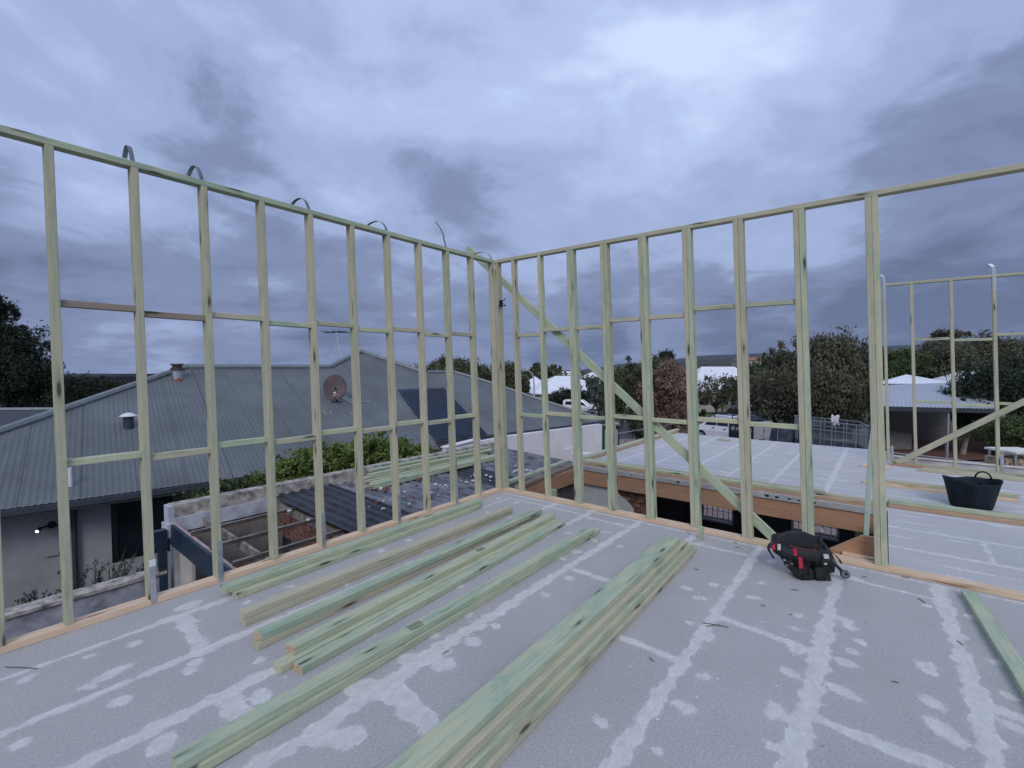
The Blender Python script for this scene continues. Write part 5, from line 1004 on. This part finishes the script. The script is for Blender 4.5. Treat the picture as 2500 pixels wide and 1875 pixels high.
tag(MB().obox(tt0-up3*.45, rgt*.4, fwd*.2, up3*.32).build('sack', [mat('straw_bundle', (.42, .32, .22), .95, var=.5, vs=12, bump=.8, bs=20)]), 'pile of brown stained material under the white-topped bench', 'pile')
# roadside items
tag(MB().prism([gpx(1700, 1003)[0], gpx(1775, 1001)[0], gpx(1775, 1001)[0]+up3*2.0, gpx(1700, 1003)[0]+up3*1.9], fwd*.1).build('fence', [mat('grey_fence', (.22, .22, .24), .8)]), 'grey sheet fence behind the yucca', 'fence')
g0, gd_ = gpx(1468, 1118); g0 = at(1483, 1140, 28); g0[2] = gz(28)
tl = thing('portable_toilet', 'dark green portable toilet with a pale door beyond the corner of the white wall', 'toilet', g0)
TG = mat('dark_green_plastic', (.010, .060, .045), .5); kx = 15.5/FPX; topz = at(1474, 1031, 28)[2]; hgt = topz-g0[2]
MB().obox(g0+up3*hgt*.47+rgt*.05, rgt*.52, fwd*.55, up3*hgt*.47).build('cabin', [TG], tl); MB().obox(g0+up3*hgt*.97+rgt*.05, rgt*.55, fwd*.58, up3*hgt*.03).build('roof', [mat('pale_teal_plastic', (.35, .45, .46), .5)], tl)
MB().obox(g0+up3*hgt*.42+rgt*.10-fwd*.56, rgt*.38, fwd*.02, up3*hgt*.38).build('door', [mat('pale_green_door', (.50, .60, .52), .5)], tl); MB().obox(g0+up3*hgt*.72+rgt*.0-fwd*.585, rgt*.06, fwd*.004, up3*.09).build('sign', [TG], tl)
lp = thing('street_lamp', 'tall pale street lamp with a curved arm in front of the white-roofed houses', 'street lamp', (*at(1306, 970, 70)[:2], gz(70)))
lb_ = np.array(lp.location); t_ = at(1303, 925, 70); MB().tube([lb_, t_, t_+(at(1299, 913, 70)-t_), at(1292, 906, 70), at(1280, 903.5, 70)], [.13, .10, .09, .07, .06], 8).build('pole', [mat('pale_pole', (.45, .46, .47), .6)], lp)
MB().obox(at(1276, 903.5, 70), rgt*.45, fwd*.15, up3*.08).build('head', [GALV], lp)
for k, (px, cl, lb) in enumerate(((1917, (.02, .07, .035), 'green wheelie bin with a yellow lid under the trees'), (1936, (.02, .06, .035), 'second green wheelie bin, right of the yellow-lidded one'))):
    c_, d_ = gpx(px, 1019); bn = thing('wheelie_bin', lb, 'bin', c_, 'wheelie bins on the verge'); MB().obox(c_+up3*.55, rgt*.36, fwd*.36, up3*.5).build('body', [mat('bin_green', cl, .5)], bn)
    MB().obox(c_+up3*1.10, rgt*.40, fwd*.42, up3*.05).build('lid', [mat('yellow_lid', (.55, .42, .05), .5) if k == 0 else MT['bin_green']], bn); MB().tube([c_+up3*.12-rgt*.35+fwd*.2, c_+up3*.12+rgt*.35+fwd*.2], .11, 10).build('wheels', [BLACKPL], bn)

# ------------------------------------------------------------------ vehicles
CARW = mat('white_car_paint', (.74, .75, .77), .25, spec=.5, var=.03, coat=.6); TYRE = mat('tyre', (.015, .015, .016), .9); RIM = mat('alloy', (.45, .46, .48), .3, .8); TAIL = mat('tail_lamp', (.35, .01, .01), .3); CBLK = mat('black_panel', (.010, .016, .026), .4); PLATE = mat('number_plate', (.6, .6, .6), .5)
class Car:
    def __init__(s, name, label, cat, o, head): s.o = np.array(o, float); s.h = nrm([head[0], head[1], 0]); s.s = np.array([s.h[1], -s.h[0], 0]); s.root = thing(name, label, cat, o)   # s = to the vehicle's right
    def P(s, x, y, z): return s.o+s.h*x+s.s*y+up3*z
    def loft(s, name, secs, m, smooth=False):            # secs: list of (x, halfwidth_low, z_low, halfwidth_mid, z_mid, halfwidth_top, z_top)
        mb = MB(); vs = []
        for x, w0, z0, w1, z1, w2, z2 in secs: vs += [s.P(x, -w0, z0), s.P(x, -w1, z1), s.P(x, -w2, z2), s.P(x, -w2*.6, z2+.02), s.P(x, w2*.6, z2+.02), s.P(x, w2, z2), s.P(x, w1, z1), s.P(x, w0, z0)]
        n = len(secs); mb.add(vs, [(i*8+k, i*8+(k+1) % 8, i*8+8+(k+1) % 8, i*8+8+k) for i in range(n-1) for k in range(8)]+[tuple(range(8)), tuple(range(n*8-1, n*8-9, -1))]); return mb.build(name, [m], s.root)
    def side(s, name, poly, w, th, m, par=None, sides=(-1, 1)):
        for sd in sides: MB().prism([s.P(x, sd*(wy if False else w), z) for x, z in poly], s.s*sd*th).build(name, [m], par or s.root)
    def wheel(s, x, w, r=.36):
        for sd in (-1, 1):
            c = s.P(x, sd*w, r); o = MB().tube([c-s.s*sd*.12, c-s.s*sd*.11, c+s.s*sd*.10, c+s.s*sd*.12], [r*.9, r, r, r*.9], 24).build('wheel', [TYRE], s.root)
            MB().tube([c+s.s*sd*.10, c+s.s*sd*.125], [r*.62, r*.58], 16).build('rim', [RIM], o)
    def box(s, name, x0, x1, y0, y1, z0, z1, m, par=None): return MB().obox(s.P((x0+x1)/2, (y0+y1)/2, (z0+z1)/2), s.h*(x1-x0)/2, s.s*(y1-y0)/2, up3*(z1-z0)/2).build(name, [m], par or s.root)
# white 4x4 wagon in the driveway: front to the right
c_ = at(1418, 1006, 62); sv = Car('parked_car', 'white four-wheel-drive wagon parked in the driveway below the white-roofed house', 'car', (c_[0], c_[1], gz(62)+.02), rgt*.93-fwd*.35)
sv.loft('body', [(-2.35, .80, .45, .88, .75, .85, 1.02), (-2.2, .9, .35, .95, .8, .9, 1.12), (-1.2, .92, .32, .96, .8, .9, 1.12), (1.0, .92, .32, .96, .8, .9, 1.08), (2.0, .9, .35, .94, .75, .86, 1.0), (2.35, .8, .45, .85, .7, .75, .88)], CARW)
sv.loft('cabin', [(-2.2, .85, 1.05, .82, 1.45, .68, 1.70), (-1.9, .88, 1.05, .83, 1.5, .70, 1.80), (.2, .88, 1.05, .83, 1.5, .70, 1.80), (1.2, .86, 1.05, .84, 1.1, .80, 1.12)], CARW)
for poly in ([(-1.95, 1.16), (-1.05, 1.14), (-1.05, 1.62), (-1.8, 1.60)], [(-.98, 1.14), (-.1, 1.13), (-.1, 1.64), (-.98, 1.63)], [(-.02, 1.13), (.95, 1.12), (.25, 1.62), (-.02, 1.64)]): sv.side('side_window', poly, .80, .075, DGL)
sv.box('rear_window', -2.31, -2.2, -.62, .62, 1.15, 1.55, DGL); sv.box('spare_wheel', -2.5, -2.36, -.35, .35, .55, 1.15, TYRE)
for y in (-.75, .75): sv.box('tail_light', -2.40, -2.3, y-.1, y+.1, .8, 1.05, TAIL); sv.box('headlight', 2.25, 2.38, y-.12, y+.12, .68, .85, PLATE)
sv.wheel(-1.4, .82); sv.wheel(1.4, .82); sv.box('side_step', -1.0, 1.0, -.98, .98, .30, .38, BLACKPL)
# service ute
head = nrm(-rgt*.5+fwd*.866); K_ = at(1840, 1100, 29); K_[2] = gz(30)+.02
ut = Car('service_ute', 'white double-cab work ute with black branded service-body panels, parked beyond the far deck', 'ute', K_+np.array([head[1], -head[0], 0])*.96, head)
ut.loft('cab', [(1.75, .86, .42, .93, .8, .90, 1.15), (2.7, .9, .4, .95, .8, .9, 1.15), (3.6, .9, .4, .95, .8, .9, 1.13), (4.6, .86, .45, .92, .75, .84, 1.02), (4.85, .8, .5, .86, .7, .76, .9)], CARW)
ut.loft('cabin_roof', [(1.75, .88, 1.12, .84, 1.5, .70, 1.78), (2.0, .88, 1.12, .84, 1.5, .72, 1.84), (3.0, .88, 1.12, .84, 1.5, .72, 1.84), (3.9, .86, 1.1, .84, 1.15, .78, 1.17)], CARW)
for poly in ([(1.85, 1.18), (2.65, 1.16), (2.65, 1.68), (1.92, 1.66)], [(2.72, 1.16), (3.65, 1.14), (3.05, 1.66), (2.72, 1.68)]): ut.side('side_window', poly, .80, .085, DGL)
for x in (1.95, 2.8): ut.side('door_handle', [(x, .98), (x+.18, .98), (x+.18, 1.02), (x, 1.02)], .945, .03, BLACKPL)
ut.box('service_body', 0, 1.70, -.96, .96, .55, 1.62, mat('grey_service_body', (.42, .42, .43), .5)); ut.side('side_panel', [(.02, .52), (1.69, .52), (1.69, 1.62), (.02, 1.62)], .962, .02, CBLK)
ut.box('rear_door_gap', -.012, -.002, -.01, .01, .6, 1.55, BLACKPL); ut.box('rear_door_handle', -.03, -.002, .08, .14, 1.05, 1.12, BLACKPL)
ut.box('rear_bumper', -.12, -.01, -.9, .9, .38, .54, BLACKPL)
for y in (-.7,): ut.box('tail_light', -.15, -.12, y-.18, y+.18, .42, .52, mat('tail_lamp_bright', (.6, .10, .08), .3))
ut.box('number_plate', -.15, -.12, -.05, .45, .40, .53, PLATE)
ut.box('roof_rack', .2, 1.6, -.9, .9, 1.70, 1.73, BLACKPL)
for y in (-.9, .9):
    ut.box('rack_rail', .1, 3.2, y-.03, y+.03, 1.92, 1.97, BLACKPL)
    for x in (.3, 1.5, 2.8): ut.box('rack_post', x, x+.05, y-.02, y+.02, 1.62, 1.93, BLACKPL)
for x in (.5, 1.1, 1.7, 2.3, 2.9): ut.box('rack_bar', x, x+.04, -.9, .9, 1.93, 1.96, BLACKPL)
ut.wheel(.95, .84, .38); ut.wheel(3.85, .84, .38); ut.box('headlight', 4.8, 4.87, -.75, -.5, .72, .88, PLATE)
def letters(car, text, x, z, h, w, y, m, flip=1):
    G = {'H': [(0, 0, .22, 1), (.78, 0, 1, 1), (.2, .4, .8, .6)], 'I': [(.35, 0, .65, 1)], 'L': [(0, 0, .25, 1), (.2, 0, 1, .22)], 'C': [(0, 0, .25, 1), (.2, 0, 1, .22), (.2, .78, 1, 1)]}
    mb = MB()
    for i, ch in enumerate(text):
        for a0, c0, a1, c1 in G[ch]:
            xa = x-(i*w*1.3+a0*w)*flip; xb_ = x-(i*w*1.3+a1*w)*flip; mb.prism([car.P(xa, y, z+c0*h), car.P(xb_, y, z+c0*h), car.P(xb_, y, z+c1*h), car.P(xa, y, z+c1*h)], car.s*np.sign(y)*.004)
    return mb.build('lettering', [PLATE], car.root)
letters(ut, 'HI', 1.16, 1.02, .22, .13, -.983, PLATE); letters(ut, 'C', .25, 1.05, .16, .12, -.983, PLATE)
c0 = ut.P(1.42, -.984, 1.14); mb = MB(); ring_ = [c0+ut.h*.13*cos(a)+up3*.13*sin(a) for a in np.linspace(0, 2*PI, 25)]; mb.tube(ring_, .012, 5, cap=False); mb.tube([c0, c0-ut.s*.006], .055, 14); mb.build('emblem', [PLATE], ut.root)
# white wagon with open doors under the trees
c_, d_ = gpx(1862, 1027); vn = Car('parked_car', 'white wagon with a roof rack and its doors standing open, behind the service ute', 'car', c_, rgt*.82+fwd*.57)
vn.loft('body', [(-2.3, .80, .45, .88, .75, .85, 1.0), (-2.1, .9, .35, .94, .8, .9, 1.08), (1.0, .9, .32, .95, .8, .9, 1.05), (2.0, .9, .35, .93, .75, .86, .98), (2.3, .8, .45, .85, .7, .75, .85)], CARW)
vn.loft('cabin', [(-2.2, .85, 1.02, .82, 1.45, .72, 1.68), (-1.9, .88, 1.05, .83, 1.5, .74, 1.76), (.3, .88, 1.05, .83, 1.5, .74, 1.76), (1.2, .86, 1.02, .84, 1.06, .80, 1.10)], CARW)
for poly in ([(-1.95, 1.14), (-1.05, 1.12), (-1.05, 1.60), (-1.8, 1.58)], [(-.98, 1.12), (-.1, 1.11), (-.1, 1.62), (-.98, 1.61)], [(-.02, 1.11), (.95, 1.10), (.25, 1.60), (-.02, 1.62)]): vn.side('side_window', poly, .80, .08, DGL)
vn.box('rear_window', -2.28, -2.17, -.65, .65, 1.12, 1.52, DGL); vn.wheel(-1.4, .82); vn.wheel(1.4, .82)
for y in (-.75, .75): vn.box('tail_light', -2.36, -2.26, y-.1, y+.1, .75, 1.05, TAIL); vn.box('rack_rail', -1.9, .5, y-.02, y+.02, 1.84, 1.88, GALV)
for x in (-1.7, -.7, .3): vn.box('rack_bar', x, x+.05, -.8, .8, 1.86, 1.9, GALV)
for x in (.9, -.15):
    d0 = vn.P(x, .95, 0); d1 = d0+vn.s*.85+vn.h*.35; o = MB().prism([d0+up3*.4, d1+up3*.4, d1+up3*1.1, d1*.75+d0*.25+up3*1.65, d0+up3*1.65], vn.h*.06).build('door', [CARW], vn.root)
    MB().prism([d0*.85+d1*.15+up3*1.12-vn.h*.005, d1*.9+d0*.1+up3*1.12-vn.h*.005, d1*.68+d0*.32+up3*1.55-vn.h*.005, d0*.88+d1*.12+up3*1.57-vn.h*.005], vn.h*.07).build('window', [DGL], o)
# caged trailer and covered trailer behind the deck
t0 = at(1985, 1092, 24.0); tr = thing('cage_trailer', 'galvanised mesh-sided trailer parked behind the far deck', 'trailer', (*at(2050, 1100, 24)[:2], gz(24)))
zb = gz(24)+.55; zt0 = at(1985, 1021, 24)[2]; NA = at(1950, 1060, 25.0); NB = at(2122, 1060, 22.0); FA_ = NA+fwd*1.9+rgt*.9; FB_ = NB+fwd*1.9+rgt*.9
zs = lambda p, z: np.array([p[0], p[1], z]); zt = -1.02
CG = mat('cage_steel', (.32, .35, .37), .5, .6); MESHM = mat('cage_mesh', (.20, .23, .26), .6, .5)
fr = MB(); ms = MB()
for a, b_ in ((NA, NB), (NB, FB_), (FB_, FA_), (FA_, NA)):
    for z in (zb, (zb+zt)/2+.35, zt): fr.tube([zs(a, z), zs(b_, z)], .022, 6)
    k = 6 if np.linalg.norm(a-b_) > 2.5 else 3
    for i in range(k+1): p = a+(b_-a)*i/k; fr.tube([zs(p, zb), zs(p, zt)], .02, 6)
    L0 = np.linalg.norm(a-b_); m_ = int(L0/.10)
    for i in range(m_): p = a+(b_-a)*i/m_; ms.tube([zs(p, zb+.35), zs(p, zt)], .004, 3, cap=False)
    for z in np.arange(zb+.4, zt, .1): ms.tube([zs(a, z), zs(b_, z)], .004, 3, cap=False)
fr.build('cage_frame', [CG], tr); ms.build('mesh', [MESHM], tr)
mb = MB(); mb.prism([zs(NA, zb-.15), zs(NB, zb-.15), zs(FB_, zb-.15), zs(FA_, zb-.15)], up3*.12)
for a, b_ in ((NA, NB), (NB, FB_), (FA_, NA), (FB_, FA_)): mb.prism([zs(a, zb), zs(b_, zb), zs(b_, zb+.42), zs(a, zb+.42)], fwd*.03)
mb.build('tray', [mat('dark_tray', (.045, .055, .075), .6)], tr)
for p in (NA*.45+NB*.55-fwd*.08,): 
    c = zs(p, gz(24)+.34); MB().tube([c-fwd*.1, c+fwd*.1], .33, 20).build('wheel', [TYRE], tr); c = c+fwd*1.9+rgt*.9; MB().tube([c-fwd*.1, c+fwd*.1], .33, 20).build('wheel', [TYRE], tr)
MB().tube([zs(NA, zb), zs(NA, zb)-rgt*1.2], .04, 6).build('drawbar', [CG], tr)
cl = MB(); r = random.Random(8); cpt = at(2040, 1022, 24.3); vs = []
for i in range(7):
    for j in range(6): vs.append(cpt+rgt*((i-3)*.07+.02*sin(j*2.))+up3*(.16-.10*j+.05*sin(i*1.7)+r.uniform(-.02, .02))+fwd*(.05*sin(i*2+j)+.02))
cl.add(vs, [(i*6+j, (i+1)*6+j, (i+1)*6+j+1, i*6+j+1) for i in range(6) for j in range(5)]); o = cl.build('cloth', [mat('white_cloth', (.62, .63, .68), .9)], smooth=True); o.modifiers.new('s', 'SOLIDIFY').thickness = .01
tag(o, 'crumpled white cloth hung over the top rail of the mesh trailer', 'cloth')
cv = thing('covered_load', 'dark blue-grey sheeted load between the ute and the mesh trailer', 'load', (*at(1925, 1100, 25.5)[:2], gz(25)))
mb = MB(); A = at(1888, 1080, 26.5); vs = []
for i in range(9):
    for j in range(5):
        x = i/8; y = j/4; z = gz(25)+.02+(1.25+.12*sin(i*1.9)+.1*sin(j*2.3))*(1 if 0 < i < 8 and 0 < j < 4 else .0)
        p = A+rgt*(x*2.0-.0)+fwd*(y*1.4-.4); vs.append((p[0]+.03*sin(i*3+j), p[1], z))
mb.add(vs, [(i*5+j, (i+1)*5+j, (i+1)*5+j+1, i*5+j+1) for i in range(8) for j in range(4)]); mb.build('cover', [mat('blue_grey_tarp', (.045, .055, .085), .5, var=.3, vs=3, bump=.5, bs=4)], cv)
for q in (0, 1.0, 2.0): p = A+rgt*q-fwd*.42; MB().tube([zs(p, gz(25)), zs(p, gz(25)+1.75)], .02, 6).build('post', [CG], cv)
# low dark brick wall / scaffold edge beyond the far deck at left
tag(MB().tube([at(1655, 1033, 20), at(1500, 1060, 17)], .012, 5).build('string_line', [GALV]), 'thin pale line running in front of the reddish tree', 'string line')

# ------------------------------------------------------------------ haze
hz = MB(); hz.box(-4600, 4600, -4600, 4600, -80, 330); o = hz.build('haze', [])
hm = bpy.data.materials.new('haze'); hm.use_nodes = True; nt = hm.node_tree; nt.nodes.clear(); ou = N(nt, 'ShaderNodeOutputMaterial'); pv = N(nt, 'ShaderNodeVolumePrincipled'); pv.inputs['Density'].default_value = HAZE = .00004; pv.inputs['Color'].default_value = (.75, .82, .95, 1); pv.inputs['Anisotropy'].default_value = .2
nt.links.new(pv.outputs[0], ou.inputs['Volume']); o.data.materials.append(hm); tag(o, 'thin even haze over the whole scene', kind='stuff')
